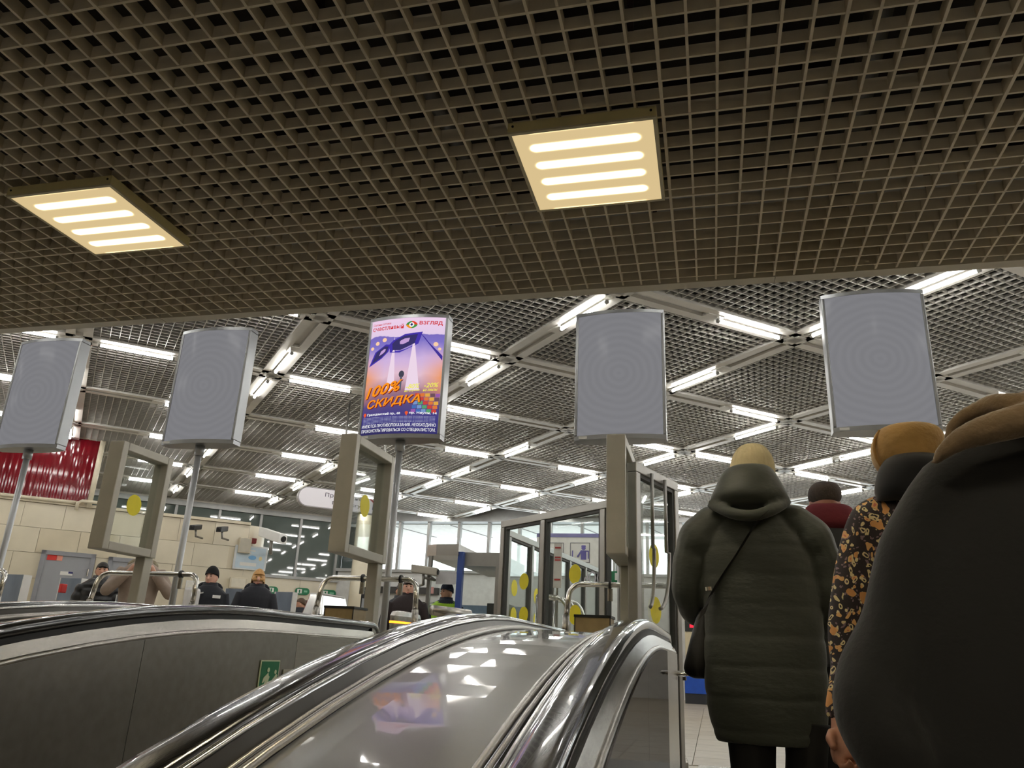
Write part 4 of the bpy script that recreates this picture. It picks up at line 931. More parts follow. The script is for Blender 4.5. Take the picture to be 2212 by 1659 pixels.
# dark screen and wall box near the turnstile
a, b = at(782, 1268, 13.5), at(800, 1320, 13.5); t = thing('dark_screen', 'tall black-framed grey screen behind the middle post', 'screen', (a.x, 13.5, FLOOR)); MB().box((a.x, 13.5, FLOOR), (a.x+.32, 13.6, a.z)).build('frame', BLACK, t); MB().box((a.x+.03, 13.49, FLOOR+.6), (a.x+.3, 13.499, a.z-.2)).build('face', mat('screen_face', (150, 152, 156), .4), t)

# ================================================================ PEOPLE IN THE HALL
SKIN = mat('skin', (198, 148, 122), .5, 0., .06, 20); SKIN2 = mat('skin_pale', (214, 166, 144), .5, 0., .06, 20)
EYE = mat('eye_dark', (30, 24, 22), .3); LIP = mat('lip', (160, 92, 84), .5)
def rot(p, a): return Vector((p[0]*math.cos(a)-p[1]*math.sin(a), p[0]*math.sin(a)+p[1]*math.cos(a), p[2]))
def hand_pieces(m, wrist, d, palm_n, s=1.0, curl=.5, side=1):
    """palm, four unequal bent fingers and a thumb leaving the side of the palm"""
    d = d.normalized(); n = (palm_n - d*palm_n.dot(d)).normalized(); x = d.cross(n)*side
    L = .095*s
    m.tube([wrist-d*.01*s, wrist+d*.03*s, wrist+d*.07*s, wrist+d*L], [.024*s, .032*s, .038*s, .034*s], 10)
    for k, (off, fl) in enumerate(((-.030, .070), (-.010, .080), (.011, .075), (.030, .058))):
        b = wrist+d*(L*.93)+x*off*s; p = [b-d*.02*s, b]; ang = 0
        for q in range(3): ang += curl*(.55+.25*q); p.append(p[-1]+(d*math.cos(ang)+n*math.sin(ang))*fl*s*(.45, .32, .23)[q])
        m.tube(p, [.0095*s, .0098*s, .0090*s, .0082*s, .0068*s], 8)
    b = wrist+d*.03*s-x*.030*s; t1 = (d*.7-x*.6+n*.35).normalized(); t2 = (d*.85+n*.5-x*.1).normalized()
    m.tube([b, b+t1*.035*s, b+t1*.035*s+t2*.033*s], [.014*s, .012*s, .009*s], 8)
def loft(m, rings_, f, n=28):
    m.rows([[f((rx*math.cos(2*math.pi*k/n)+ox, ry*math.sin(2*math.pi*k/n)+oy, z)) for k in range(n)] for z, rx, ry, ox, oy in rings_])
def person(px, py_top, Y, H, label, coat, trousers=(30, 30, 34), hair=(50, 40, 34), skin=SKIN, yaw=None, arms=None, hem=.80, hat=None, hood=None, scale=1.0, headturn=0., vest=None, hatlabel=None, coat_rough=.7, puffy=0., seated=False, extra=None, head_dx=0.):
    P = at(px, py_top, Y); z0 = FLOOR; s = (P.z-z0)/1.75 if H is None else H/1.75
    if yaw is None: yaw = math.atan2(-P.x, P.y)                    # facing the camera: local -y points to the eye
    base = Vector((P.x, Y, P.z-1.75*s if H else z0))
    f = lambda p: base+rot((p[0]*s, p[1]*s, p[2]*s), yaw)
    fh = lambda p: f(tuple(rot((p[0], p[1], 0), headturn)[:2])+(p[2],))
    t = thing('person', label, 'person', base)
    A = arms or (((-.2, 0, 1.40), (-.25, .02, 1.13), (-.23, -.08, .90)), ((.2, 0, 1.40), (.25, .02, 1.13), (.23, -.08, .90)))
    A = tuple((Vector(a)+Vector((-.02 if a[0] > 0 else .02, 0, .035)), b, c) for a, b, c in A)
    m = MB()
    TOR = [(.86, .15, .11, 0, 0), (.95, .17, .12, 0, 0), (1.08, .15, .11, 0, 0), (1.25, .17, .12, 0, 0), (1.38, .175, .105, 0, 0), (1.45, .11, .075, 0, .01), (1.50, .058, .056, 0, .01), (1.58, .055, .055, 0, 0)]
    loft(m, TOR, f)
    m.ell(fh((0, 0, 1.635)), (.074*s, .092*s, .118*s), 18, 12, Matrix.Rotation(yaw+headturn, 3, 'Z'))
    m.ell(fh((0, -.03, 1.575)), (.052*s, .06*s, .055*s), 12, 8)
    m.tube([fh((0, -.085, 1.655)), fh((0, -.108, 1.618)), fh((0, -.09, 1.605))], [.009*s, .016*s, .012*s], 8)
    for sx in (-1, 1): m.ell(fh((sx*.076, .01, 1.63)), (.012*s, .02*s, .032*s), 8, 6)
    for sx, (a, b, c) in zip((-1, 1), A):
        m.tube([f(a), f(b)], [.052*s, .043*s], 10); m.tube([f(b), f(c)], [.043*s, .028*s], 10)
        d = f(c)-f(b); inward = f((0, c[1]-.05, c[2]))-f(c)
        hand_pieces(m, f(c), d, inward if inward.length > .01 else -Z, s, .5, sx)
    for sx in (-1, 1):
        if seated: m.tube([f((sx*.09, 0, .9)), f((sx*.1, -.4, .88)), f((sx*.1, -.42, .45))], [.075*s, .055*s, .04*s], 10)
        else: m.tube([f((sx*.09, 0, .92)), f((sx*.1, -.015, .5)), f((sx*.1, .01, .07))], [.078*s, .052*s, .036*s], 10)
    fuse(m, 'body', skin, t, .011*s, 4)
    m = MB()
    for sx in (-1, 1): m.ell(fh((sx*.03, -.083, 1.655)), (.011*s, .008*s, .007*s), 8, 6)
    build_split(m, 'eye', EYE, t, smooth=True)
    MB().ell(fh((0, -.088, 1.572)), (.022*s, .008*s, .006*s), 10, 6).build('mouth', LIP, t, smooth=True)
    m = MB()
    for sx in (-1, 1): m.obox(fh((sx*.03-.016, -.093, 1.672)), fh((sx*.03+.016, -.093, 1.674))-fh((sx*.03-.016, -.093, 1.672)), fh((0, .01, 0))-fh((0, 0, 0)), Z*.006)
    build_split(m, 'eyebrow', mat('brow_%d_%d_%d' % hair, hair, .8), t)
    # hair or hat
    def cap(r0, z0_, top, name, mm, back=.0, lift=.0):
        m = MB(); rows = []
        for k in range(9):
            a = math.pi/2*k/8; rr = math.cos(a*.985)
            rows.append([fh((r0[0]*rr*math.cos(2*math.pi*q/24), r0[1]*rr*math.sin(2*math.pi*q/24)+back, z0_+(top-z0_)*math.sin(a)-(lift*math.sin(2*math.pi*q/24) if k == 0 else 0))) for q in range(24)])
        m.rows(rows); return m.build(name, mm, t, smooth=True)
    if hat: cap((.088, .108), 1.665, 1.80, 'beanie', mat('hat_%d_%d_%d' % hat, hat, .9, 0., .1, 30, .3, 90), .006, .03)
    elif hair:
        hm = mat('hair_%d_%d_%d' % hair, hair, .6, 0., .2, 40, .3, 80); cap((.082, .101), 1.66, 1.765, 'hair', hm, .012, .055)
    # trousers and shoes
    m = MB()
    if seated:
        for sx in (-1, 1): m.tube([f((sx*.09, 0, .92)), f((sx*.1, -.42, .9)), f((sx*.1, -.44, .12))], [.1*s, .08*s, .06*s], 12)
    else:
        for sx in (-1, 1): m.tube([f((sx*.088, 0, .98)), f((sx*.1, -.015, .5)), f((sx*.1, .01, .06))], [.1*s, .072*s, .06*s], 12)
    m.ell(f((0, 0, .95)), (.175*s, .13*s, .11*s)); fuse(m, 'trousers', mat('cloth_%d_%d_%d' % trousers, trousers, .85), t, .014*s, 3)
    for sx in (-1, 1):
        yy = -.44 if seated else -.03; zz = .045
        MB().rows([[f((sx*.1+w*math.cos(2*math.pi*k/14), yy-.02+l*math.sin(2*math.pi*k/14)-(.03), z)) for k in range(14)] for z, w, l in ((0.0, .045, .125), (.03, .048, .13), (.07, .042, .1), (.1, .036, .05))]).build('shoe', BLACK, t, smooth=True)
    # coat
    m = MB(); g = .032; rg = []
    zz = [hem, hem+.1, 1.0, 1.08, 1.18, 1.28, 1.38, 1.45, 1.50, 1.535]
    for z in zz:
        if z < hem: continue
        rx = np.interp(z, [.5, .95, 1.08, 1.25, 1.38, 1.45, 1.50, 1.535], [.19, .17, .16, .18, .195, .18, .13, .075]); ry = np.interp(z, [.5, .95, 1.08, 1.25, 1.38, 1.45, 1.5, 1.535], [.15, .13, .12, .125, .12, .105, .09, .075])
        rg.append((z, rx+g, ry+g, 0, 0))
    fine = []
    for i in range(len(rg)-1):
        for q in range(4):
            u = q/4; r = [rg[i][k]*(1-u)+rg[i+1][k]*u for k in range(5)]
            if puffy: bulge = puffy*abs(math.sin(math.pi*r[0]/.10)); r[1] += bulge; r[2] += bulge
            fine.append(tuple(r))
    fine.append(rg[-1]); loft(m, fine, f, 32)
    for a, b, c in A:
        n = 9; pts = [Vector(a).lerp(Vector(b), k/n) for k in range(n)]+[Vector(b).lerp(Vector(c), k/n) for k in range(n)]
        rr = [(.082-.014*k/n)*s+(puffy*s*abs(math.sin(math.pi*k/3)) if puffy else 0) for k in range(n)]+[(.066-.016*k/n)*s+(puffy*s*abs(math.sin(math.pi*k/3)) if puffy else 0) for k in range(n)]
        m.tube([f(q) for q in pts], rr, 12)
    cm_ = mat('coat_%d_%d_%d' % coat, coat, coat_rough, 0., .12, 12, .15, 40); fuse(m, 'coat', cm_, t, .012*s, 3)
    m = MB(); loft(m, [(1.48, .125, .115, 0, .012), (1.53, .105, .105, 0, .012), (1.575, .094, .098, 0, .018), (1.52, .07, .072, 0, .01)], f); m.build('collar', cm_, t, smooth=True)
    if hood:
        m = MB()
        m.tube([f((.13*math.cos(a), .02+.09*math.sin(a), 1.50+.05*math.sin(a))) for a in frange(-.1, math.pi+.1, 14)], [.028*s]+[.042*s]*2+[.05*s]*9+[.042*s]*2+[.028*s], 10); fuse(m, 'hood', mat('fur_%d_%d_%d' % hood, hood, .95, 0., .2, 40, .5, 90), t, .012*s, 3)
    if vest:
        m = MB(); loft(m, [(.92, .212, .172, 0, 0), (1.1, .20, .165, 0, 0), (1.25, .214, .168, 0, 0), (1.36, .235, .165, 0, 0), (1.45, .22, .14, 0, 0), (1.51, .15, .115, 0, 0)], f, 32); v = m.build('vest', mat('hi_vis', vest, .6, emit=vest, estr=0.0), t, smooth=True)
        MB().rows([[f(((.216)*math.cos(2*math.pi*k/32), .172*math.sin(2*math.pi*k/32), z)) for k in range(32)] for z in (1.06, 1.11)]).build('reflective_band', mat('reflective', (190, 194, 190), .3, .4), v)
    if extra: extra(t, f, fh, s)
    return t
def phone(t, f, fh, s): MB().obox(f((-.04, -.34, 1.10)), f((.04, -.34, 1.10))-f((-.04, -.34, 1.10)), f((0, -.36, 1.22))-f((0, -.34, 1.10)), f((0, -.332, 1.10))-f((0, -.34, 1.10))).build('phone', WHITE, t, bevel=.004)
def loft_collar(t, f, s):
    m = MB(); loft(m, [(1.49, .07, .07, 0, 0), (1.53, .066, .066, 0, 0)], f); m.build('shirt_collar', WHITE, t, smooth=True)
armsF = (((-.2, 0, 1.40), (-.27, -.02, 1.12), (-.07, -.26, 1.10)), ((.2, 0, 1.40), (.27, -.02, 1.12), (.07, -.26, 1.10)))
armsU = (((-.2, 0, 1.40), (-.33, -.10, 1.20), (-.13, -.22, 1.42)), ((.2, 0, 1.40), (.33, -.10, 1.20), (.13, -.22, 1.42)))
person(224, 1216, 9.4, 1.76, 'person in a shiny black puffer jacket looking down at a phone', (16, 16, 18), (24, 24, 26), (38, 34, 30), arms=armsF, coat_rough=.32, puffy=.014, extra=phone)
person(318, 1176, 7.9, 1.74, 'person in a beige coat with fur-edged hood raising both hands to the face', (150, 134, 122), (60, 56, 54), (50, 40, 34), SKIN2, arms=armsU, hat=(92, 34, 44), hood=(150, 142, 118), hem=.55)
def patch(t, f, fh, s):
    MB().obox(f((.05, -.175, 1.37)), f((.15, -.15, 1.37))-f((.05, -.175, 1.37)), f((.05, -.168, 1.41))-f((.05, -.175, 1.37)), f((.05, -.155, 1.37))-f((.05, -.175, 1.37))).build('chest_patch', WHITE, t)
    MB().obox(f((-.13, -.160, 1.41)), f((-.07, -.170, 1.425))-f((-.13, -.160, 1.41)), Z*.016, f((-.13, -.145, 1.41))-f((-.13, -.160, 1.41))).build('chest_patch', WHITE, t)
person(460, 1230, 9.8, 1.80, 'person in a black beanie and navy jacket with a white chest patch', (18, 22, 32), (24, 24, 28), (30, 26, 24), SKIN2, hat=(10, 10, 12), headturn=-.45, hem=.7, hood=(18, 22, 32), extra=patch)
def pack(t, f, fh, s):
    m = MB(); loft(m, [(.74, .15, .08, -.04, -.25), (.8, .19, .1, -.04, -.25), (1.0, .2, .11, -.04, -.25), (1.14, .15, .09, -.02, -.25), (1.2, .06, .05, .02, -.25)], f, 24); b = m.build('backpack', mat('pack_black', (22, 22, 22), .7), t, smooth=True)
    m = MB(); loft(m, [(.86, .10, .03, -.02, -.345), (.92, .15, .035, -.02, -.35), (1.04, .14, .03, -.02, -.35), (1.09, .07, .025, -.02, -.335)], f, 24); m.build('olive_pocket', mat('pack_olive', (104, 106, 88), .8), b, smooth=True)
    m = MB(); rows = []
    for k in range(9):                        # bobbed hair down to the jaw
        a = math.pi/2*k/8; rr = math.cos(a*.985)
        rows.append([fh((.092*rr*math.cos(q), .108*rr*math.sin(q)+.012, 1.60+.175*math.sin(a))) for q in [2*math.pi*j/24 for j in range(24)]])
    rows = [[fh((.095*math.cos(q), .105*math.sin(q)+.02, 1.545 if math.sin(q) > -.35 else 1.665)) for q in [2*math.pi*j/24 for j in range(24)]]]+rows
    m.rows(rows).build('bob', mat('hair_blonde', (196, 150, 92), .55, 0., .2, 40, .3, 80), t, smooth=True)
person(561, 1232, 9.2, 1.66, 'person with blonde bobbed hair holding a black and olive backpack', (24, 26, 36), (30, 30, 36), (196, 150, 92), SKIN2, arms=(((-.2, 0, 1.40), (-.27, -.03, 1.14), (-.1, -.25, 1.16)), ((.2, 0, 1.40), (.27, -.05, 1.14), (.10, -.24, 1.20))), hem=.7, hood=(24, 26, 36), extra=pack)
person(650, 1293, 15.0, 1.76, 'person in a dark jacket in profile walking left, in front of the pylon', (30, 34, 42), (30, 30, 34), (84, 62, 44), yaw=-1.0)
person(661, 1298, 15.9, 1.74, 'person in a grey jacket walking just behind the dark jacket', (66, 72, 80), (30, 30, 34), (74, 54, 44), yaw=-.9)
person(884, 1252, 10.2, 1.76, 'person in a long dark brown coat over a white collar walking this way', (36, 24, 26), (26, 26, 28), (60, 46, 40), SKIN2, arms=(((-.2, 0, 1.40), (-.28, .02, 1.13), (-.27, -.08, .90)), ((.2, 0, 1.40), (.28, .0, 1.14), (.24, -.16, .96))), hem=.45,
       extra=lambda t, f, fh, s: loft_collar(t, f, s))
person(868, 1262, 11.6, 1.70, 'person with a dark backpack mostly hidden behind the brown coat', (34, 36, 46), (30, 30, 34), (36, 30, 28), yaw=.6)
person(966, 1264, 11.3, 1.74, 'booth attendant in a lime hi-vis vest and dark cap looking left', (46, 50, 66), (40, 42, 50), (46, 40, 40), hat=(38, 42, 60), headturn=-.9, vest=(176, 222, 54))
# ================================================================ PEOPLE ON THE ESCALATOR
def pt(px, py, Y): return at(px, py, Y)
def prow(rows, Y, dr, seg=44, yoff=0., q=None):
    """closed rings from silhouette rows (py, left px, right px[, depth ratio, y shift]); returns rows of points, splined finely"""
    R = []
    for r in rows:
        py, a, b = r[:3]; k = r[3] if len(r) > 3 else dr; ys = (r[4] if len(r) > 4 else 0)+yoff
        A, B = at(a, py, Y), at(b, py, Y); R.append(((A.x+B.x)/2, Y+ys, (A.z+B.z)/2, (B.x-A.x)/2, (B.x-A.x)/2*k))
    R = np.array(R); n = len(R); out = []
    for i in range(n-1):
        p0, p1, p2, p3 = R[max(i-1, 0)], R[i], R[i+1], R[min(i+2, n-1)]
        m = max(2, int(abs(p2[2]-p1[2])/.012))
        for j in range(m):
            t = j/m; out.append(.5*((2*p1)+(-p0+p2)*t+(2*p0-5*p1+4*p2-p3)*t*t+(-p0+3*p1-3*p2+p3)*t**3))
    out.append(R[-1]); rows_ = []
    for c in out:
        rows_.append([Vector((c[0]+c[3]*math.cos(2*math.pi*k/seg)*(1+(q(c[2], 2*math.pi*k/seg) if q else 0)), c[1]+c[4]*math.sin(2*math.pi*k/seg)*(1+(q(c[2], 2*math.pi*k/seg) if q else 0)), c[2])) for k in range(seg)])
    return rows_
def plimb(m, pts, seg=16, puff=0., pitch=.11):
    """tube through (px, py, Y, radius in picture pixels)"""
    P = [at(a, b, Y) for a, b, Y, r in pts]; R = [r*mpp(p) for p, (a, b, Y, r) in zip(P, pts)]
    n = len(P); OP, OR_ = [], []; s = 0.
    for i in range(n-1):
        p0, p1, p2, p3 = P[max(i-1, 0)], P[i], P[i+1], P[min(i+2, n-1)]; k = max(3, int((p2-p1).length/.015))
        for j in range(k):
            t = j/k; q = .5*((2*p1)+(p2-p0)*t+(2*p0-5*p1+4*p2-p3)*t*t+(3*p1-p0-3*p2+p3)*t**3)
            if OP: s += (q-OP[-1]).length
            OP.append(q); OR_.append(R[i]*(1-t)+R[i+1]*t+puff*abs(math.sin(math.pi*s/pitch)))
    OP.append(P[-1]); OR_.append(R[-1]); m.tube(OP, OR_, seg); return m
def under_body(t, X, Y, zf, ztop, yaw, skin=SKIN, arms=None, lean=0.):
    """the continuous body inside the clothes, facing local -y turned by yaw"""
    s = (ztop-zf)/1.75; base = Vector((X, Y, zf)); f = lambda p: base+rot((p[0]*s, p[1]*s, p[2]*s), yaw)+Vector((lean*p[2]/1.63, 0, 0)); m = MB()
    loft(m, [(.86, .14, .10, 0, 0), (.95, .155, .11, 0, 0), (1.08, .14, .10, 0, 0), (1.25, .155, .11, 0, 0), (1.37, .16, .095, 0, 0), (1.44, .10, .07, 0, .01), (1.50, .058, .056, 0, .01), (1.58, .055, .055, 0, 0)], f)
    m.ell(f((0, 0, 1.635)), (.074*s, .092*s, .115*s), 18, 12, Matrix.Rotation(yaw, 3, 'Z')); m.ell(f((0, -.03, 1.575)), (.052*s, .06*s, .055*s), 12, 8)
    m.tube([f((0, -.085, 1.655)), f((0, -.108, 1.618)), f((0, -.09, 1.605))], [.009*s, .016*s, .012*s], 8)
    for sx in (-1, 1): m.ell(f((sx*.076, .01, 1.63)), (.012*s, .02*s, .032*s), 8, 6)
    for sx in (-1, 1): m.tube([f((sx*.085, 0, .92)), f((sx*.095, -.015, .5)), f((sx*.1, .01, .07))], [.075*s, .05*s, .034*s], 10)
    for sx, (a, b, c) in zip((-1, 1), arms or (((-.14, 0, 1.36), (-.15, -.02, 1.12), (-.09, -.10, .98)), ((.14, 0, 1.36), (.15, -.02, 1.12), (.09, -.10, .98)))):
        m.tube([f(a), f(b)], [.048*s, .04*s], 10); m.tube([f(b), f(c)], [.04*s, .027*s], 10); hand_pieces(m, f(c), f(c)-f(b), f((0, c[1], c[2]))-f(c), s, .5, sx)
    fuse(m, 'body', skin, t, .012*s, 4)
    m = MB()
    for sx in (-1, 1): m.ell(f((sx*.03, -.083, 1.655)), (.011*s, .008*s, .007*s), 8, 6)
    build_split(m, 'eye', EYE, t, smooth=True)
    return f, s
def boots(t, X, Y, zf, f, s, m_):
    for sx in (-1, 1):
        MB().rows([[f((sx*.1+w*math.cos(2*math.pi*k/14), -.05+l*math.sin(2*math.pi*k/14)+o, z)) for k in range(14)] for z, w, l, o in ((0.0, .048, .13, 0), (.03, .05, .135, 0), (.08, .045, .1, .03), (.12, .045, .055, .07), (.26, .055, .06, .07))]).build('boot', m_, t, smooth=True)
quilt = lambda pitch, amp: (lambda z, a: amp*(min(1., abs(math.sin(math.pi*z/pitch))*2.2)**.7-.9))
# ---- green quilted coat
Y1_ = 3.4; zf = stepz(3.47)-.004
c1 = at(1645, 1300, Y1_)
t = thing('person', 'person in a dark olive quilted coat and ribbed beige beanie seen from behind', 'person', (c1.x, Y1_, zf))
xf = at(1683, 1300, Y1_).x; f1, s1_ = under_body(t, xf, Y1_, zf, at(1625, 1000, Y1_).z, math.pi, lean=at(1627, 1000, Y1_).x-xf)
M_OLIVE = mat('olive_quilted_nylon', (52, 56, 48), .6, 0., .12, 5, .25, 18, (1, 1, 2.2), sheen=.2)
q = quilt(.115, .028)
m = MB()
m.rows(prow([(1098, 1590, 1660, .7), (1112, 1560, 1692, .62), (1130, 1530, 1720, .55), (1160, 1514, 1744), (1200, 1508, 1758), (1260, 1514, 1768), (1340, 1522, 1778), (1420, 1520, 1786), (1500, 1524, 1790), (1560, 1534, 1788), (1596, 1545, 1786), (1608, 1550, 1782)], Y1_, .52, q=q))
plimb(m, [(1580, 1118, 3.40, 24), (1545, 1132, 3.40, 40), (1516, 1162, 3.41, 46), (1502, 1208, 3.43, 45), (1493, 1262, 3.44, 40), (1500, 1306, 3.50, 35), (1515, 1325, 3.62, 30)], puff=.006)
plimb(m, [(1672, 1118, 3.40, 24), (1712, 1132, 3.40, 40), (1746, 1162, 3.41, 46), (1770, 1215, 3.43, 44), (1786, 1290, 3.44, 38), (1782, 1340, 3.52, 33), (1765, 1372, 3.66, 30)], puff=.006)
fuse(m, 'coat', M_OLIVE, t, .0075, 3)
m = MB()
m.rows(prow([(1012, 1590, 1650, .6), (1018, 1572, 1664, .75), (1036, 1556, 1678, .85), (1060, 1545, 1690, .85), (1082, 1533, 1700, .8), (1098, 1542, 1690, .75), (1110, 1575, 1662, .6), (1115, 1600, 1642, .5)], Y1_, .8, yoff=-.06, q=lambda z, a: .02*math.sin(3*a+z*40)))
plimb(m, [(1536, 1088, 3.32, 12), (1580, 1108, 3.24, 13), (1625, 1114, 3.22, 13), (1670, 1100, 3.25, 13), (1700, 1082, 3.33, 12)])
fuse(m, 'hood', M_OLIVE, t, .009, 3)
M_BEANIE = mat('beige_knit', (192, 179, 143), .9, 0., .08, 30, .2, 90)
m = MB(); m.rows(prow([(957, 1617, 1634), (959, 1608, 1642), (964, 1597, 1652), (975, 1588, 1662), (990, 1581, 1670), (1010, 1577, 1674), (1035, 1577, 1676), (1050, 1580, 1677)], Y1_, 1.05, seg=120, yoff=.02, q=lambda z, a: .022*abs(math.sin(14*a)))).build('beanie', M_BEANIE, t, smooth=True)
m = MB()
for a in ((1635, 1590, 3.4, 52), (1742, 1590, 3.4, 47)): pass
plimb(m, [(1622, 1560, 3.4, 54), (1626, 1640, 3.4, 48), (1632, 1740, 3.42, 44), (1636, 1792, 3.44, 42)]); plimb(m, [(1742, 1560, 3.4, 48), (1742, 1640, 3.4, 43), (1738, 1740, 3.42, 42), (1736, 1792, 3.44, 40)])
build_split(m, 'trouser_leg', mat('black_trousers', (12, 12, 13), .8), t, smooth=True)
boots(t, c1.x, Y1_, zf, f1, s1_, BLACK)
# shoulder bag with its strap across the back
bag = thing('shoulder_bag', 'black shoulder bag hanging at the left hip of the olive coat', 'bag', at(1500, 1400, 3.42))
m = MB(); m.rows(prow([(1312, 1513, 1524, .5), (1330, 1505, 1530), (1370, 1494, 1534), (1410, 1484, 1536), (1445, 1477, 1534), (1460, 1486, 1530), (1466, 1500, 1524)], 3.42, .9)); m.build('bag_body', mat('black_leather', (12, 12, 12), .4, bump=.1), bag, smooth=True)
ST = [(1655, 1108), (1640, 1120), (1620, 1150), (1596, 1190), (1572, 1225), (1552, 1256), (1536, 1285), (1524, 1310), (1516, 1332)]
def backy(px, py):
    A, B = at(1512, py, Y1_), at(1765, py, Y1_); c, r = (A.x+B.x)/2, (B.x-A.x)/2; x = at(px, py, Y1_).x
    u = max(-1, min(1, (x-c)/r)); return Y1_-.52*r*math.sqrt(max(.05, 1-u*u))-.012
m = MB(); rows = []
for k, (a, b) in enumerate(ST):
    yb_ = backy(a, b)-(.07 if b < 1125 else (.035 if b < 1155 else 0)); yb_ = 3.29 if b > 1300 else yb_
    c = at(a, b, yb_); d = Vector((.7, 0, .7))*.019; rows.append([c-d, c+d, c+d+Vector((0, .008, 0)), c-d+Vector((0, .008, 0))])
m.rows(rows).build('strap', mat('strap_webbing', (16, 16, 15), .6), bag)
MB().tube([at(1530, 1268, 3.18), at(1531, 1276, 3.18)], .012, 10).build('buckle', CHROME, bag)
# ---- man with the maroon hood
Y2_ = 4.55; zf = FLOOR+.0
c2 = at(1781, 1085, Y2_)
t = thing('person', 'person with cropped dark hair, maroon hood and dark grey jacket ahead of the olive coat', 'person', (c2.x, Y2_, zf))
f2, s2_ = under_body(t, c2.x, Y2_, zf, at(1781, 1047, Y2_).z, math.pi, mat('skin_ruddy', (176, 122, 106), .5))
M_CROP = mat('cropped_hair', (66, 56, 50), .8, 0., .2, 60, .3, 120)
m = MB(); m.rows(prow([(1043, 1768, 1793), (1045, 1759, 1802), (1050, 1752, 1810), (1060, 1746, 1816), (1074, 1745, 1818), (1084, 1748, 1814), (1092, 1755, 1806), (1097, 1766, 1796)], Y2_, 1.1, yoff=-.005)); m.build('hair', M_CROP, t, smooth=True)
M_MAR = mat('maroon_fleece', (108, 34, 44), .9, 0., .12, 8, .2, 40)
m = MB(); m.rows(prow([(1092, 1750, 1815, .6), (1096, 1742, 1832, .7), (1106, 1736, 1842, .75), (1122, 1735, 1848, .8), (1138, 1742, 1852, .8), (1150, 1760, 1840, .7)], Y2_, .8, yoff=-.03)); m.build('hood', M_MAR, t, smooth=True)
M_GREYJ = mat('dark_grey_jacket', (46, 47, 50), .75, 0., .1, 6, .15, 30)
m = MB(); m.rows(prow([(1128, 1752, 1822), (1140, 1722, 1856), (1170, 1702, 1880), (1230, 1698, 1886), (1320, 1704, 1882), (1400, 1706, 1880), (1440, 1706, 1878)], Y2_, .6, q=quilt(.3, .02)))
plimb(m, [(1720, 1160, 4.57, 30), (1698, 1240, 4.58, 28), (1694, 1320, 4.6, 26), (1700, 1380, 4.64, 24)]); plimb(m, [(1864, 1160, 4.57, 30), (1890, 1240, 4.58, 28), (1894, 1320, 4.6, 26), (1890, 1380, 4.64, 24)])
fuse(m, 'jacket', M_GREYJ, t, .011, 3)
m = MB(); plimb(m, [(1748, 1420, 4.54, 46), (1746, 1530, 4.54, 42), (1748, 1640, 4.54, 38), (1750, 1700, 4.54, 36)]); plimb(m, [(1814, 1420, 4.54, 46), (1816, 1530, 4.54, 42), (1814, 1640, 4.54, 38), (1812, 1700, 4.54, 36)]); build_split(m, 'trouser_leg', mat('black_trousers', (12, 12, 13), .8), t, smooth=True)
boots(t, c2.x, Y2_, zf, f2, s2_, BLACK)
# ---- floral coat, mustard hat
def floral():
    m = bpy.data.materials.new('floral_print'); m.use_nodes = True; nt = m.node_tree; N = nt.nodes; L = nt.links; b = N['Principled BSDF']; b.inputs['Roughness'].default_value = .75
    tc = N.new('ShaderNodeTexCoord'); mp = N.new('ShaderNodeMapping'); L.new(tc.outputs['Object'], mp.inputs[0]); mp.inputs['Scale'].default_value = (1, .35, .8)
    ns = N.new('ShaderNodeTexNoise'); ns.inputs['Scale'].default_value = 22; L.new(mp.outputs[0], ns.inputs[0])
    mx = N.new('ShaderNodeMixRGB'); mx.inputs[0].default_value = .05; L.new(mp.outputs[0], mx.inputs[1]); L.new(ns.outputs[1], mx.inputs[2])
    prev = None
    def layer(scale, lo, hi, col, seedv, prev, keep=1.):
        v = N.new('ShaderNodeTexVoronoi'); v.inputs['Scale'].default_value = scale; mm = N.new('ShaderNodeMapping'); mm.inputs['Location'].default_value = (seedv, seedv*.7, seedv*.3); L.new(mx.outputs[0], mm.inputs[0]); L.new(mm.outputs[0], v.inputs['Vector'])
        r = N.new('ShaderNodeValToRGB'); r.color_ramp.interpolation = 'CONSTANT'; E_ = r.color_ramp.elements
        E_[0].position = 0; E_[0].color = (0, 0, 0, 1) if lo > 0 else (1, 1, 1, 1)
        if lo > 0: e = E_.new(lo); e.color = (1, 1, 1, 1)
        E_[-1].position = hi; E_[-1].color = (0, 0, 0, 1); L.new(v.outputs['Distance'], r.inputs[0])
        fac = r.outputs[0]
        if keep < 1:
            sp = N.new('ShaderNodeSeparateColor'); L.new(v.outputs['Color'], sp.inputs[0]); lt = N.new('ShaderNodeMath'); lt.operation = 'LESS_THAN'; lt.inputs[1].default_value = keep; L.new(sp.outputs[0], lt.inputs[0])
            mu = N.new('ShaderNodeMath'); mu.operation = 'MULTIPLY'; L.new(fac, mu.inputs[0]); L.new(lt.outputs[0], mu.inputs[1]); fac = mu.outputs[0]
        x = N.new('ShaderNodeMixRGB'); L.new(fac, x.inputs[0]); x.inputs[2].default_value = (*lin(col), 1)
        if prev is None: x.inputs[1].default_value = (*lin((34, 22, 24)), 1)
        else: L.new(prev, x.inputs[1])
        return x.outputs[0]
    c = layer(105, 0, .30, (122, 98, 104), 3., None, .8)
    c = layer(72, .20, .40, (212, 194, 146), 7., c, .6)
    c = layer(62, 0, .30, (196, 106, 82), 11., c, .4)
    c = layer(62, .14, .38, (214, 164, 104), 11., c, .4)
    c = layer(26, 0, .36, (206, 146, 84), 5., c, .5)
    L.new(c, b.inputs['Base Color']); return m
M_FLO = floral()
Y3_ = 2.3; zf = stepz(2.27)-.004
c3 = at(1985, 1300, Y3_)
t = thing('person', 'person in a brown floral coat and mustard fleece hat seen from behind', 'person', (c3.x, Y3_, zf))
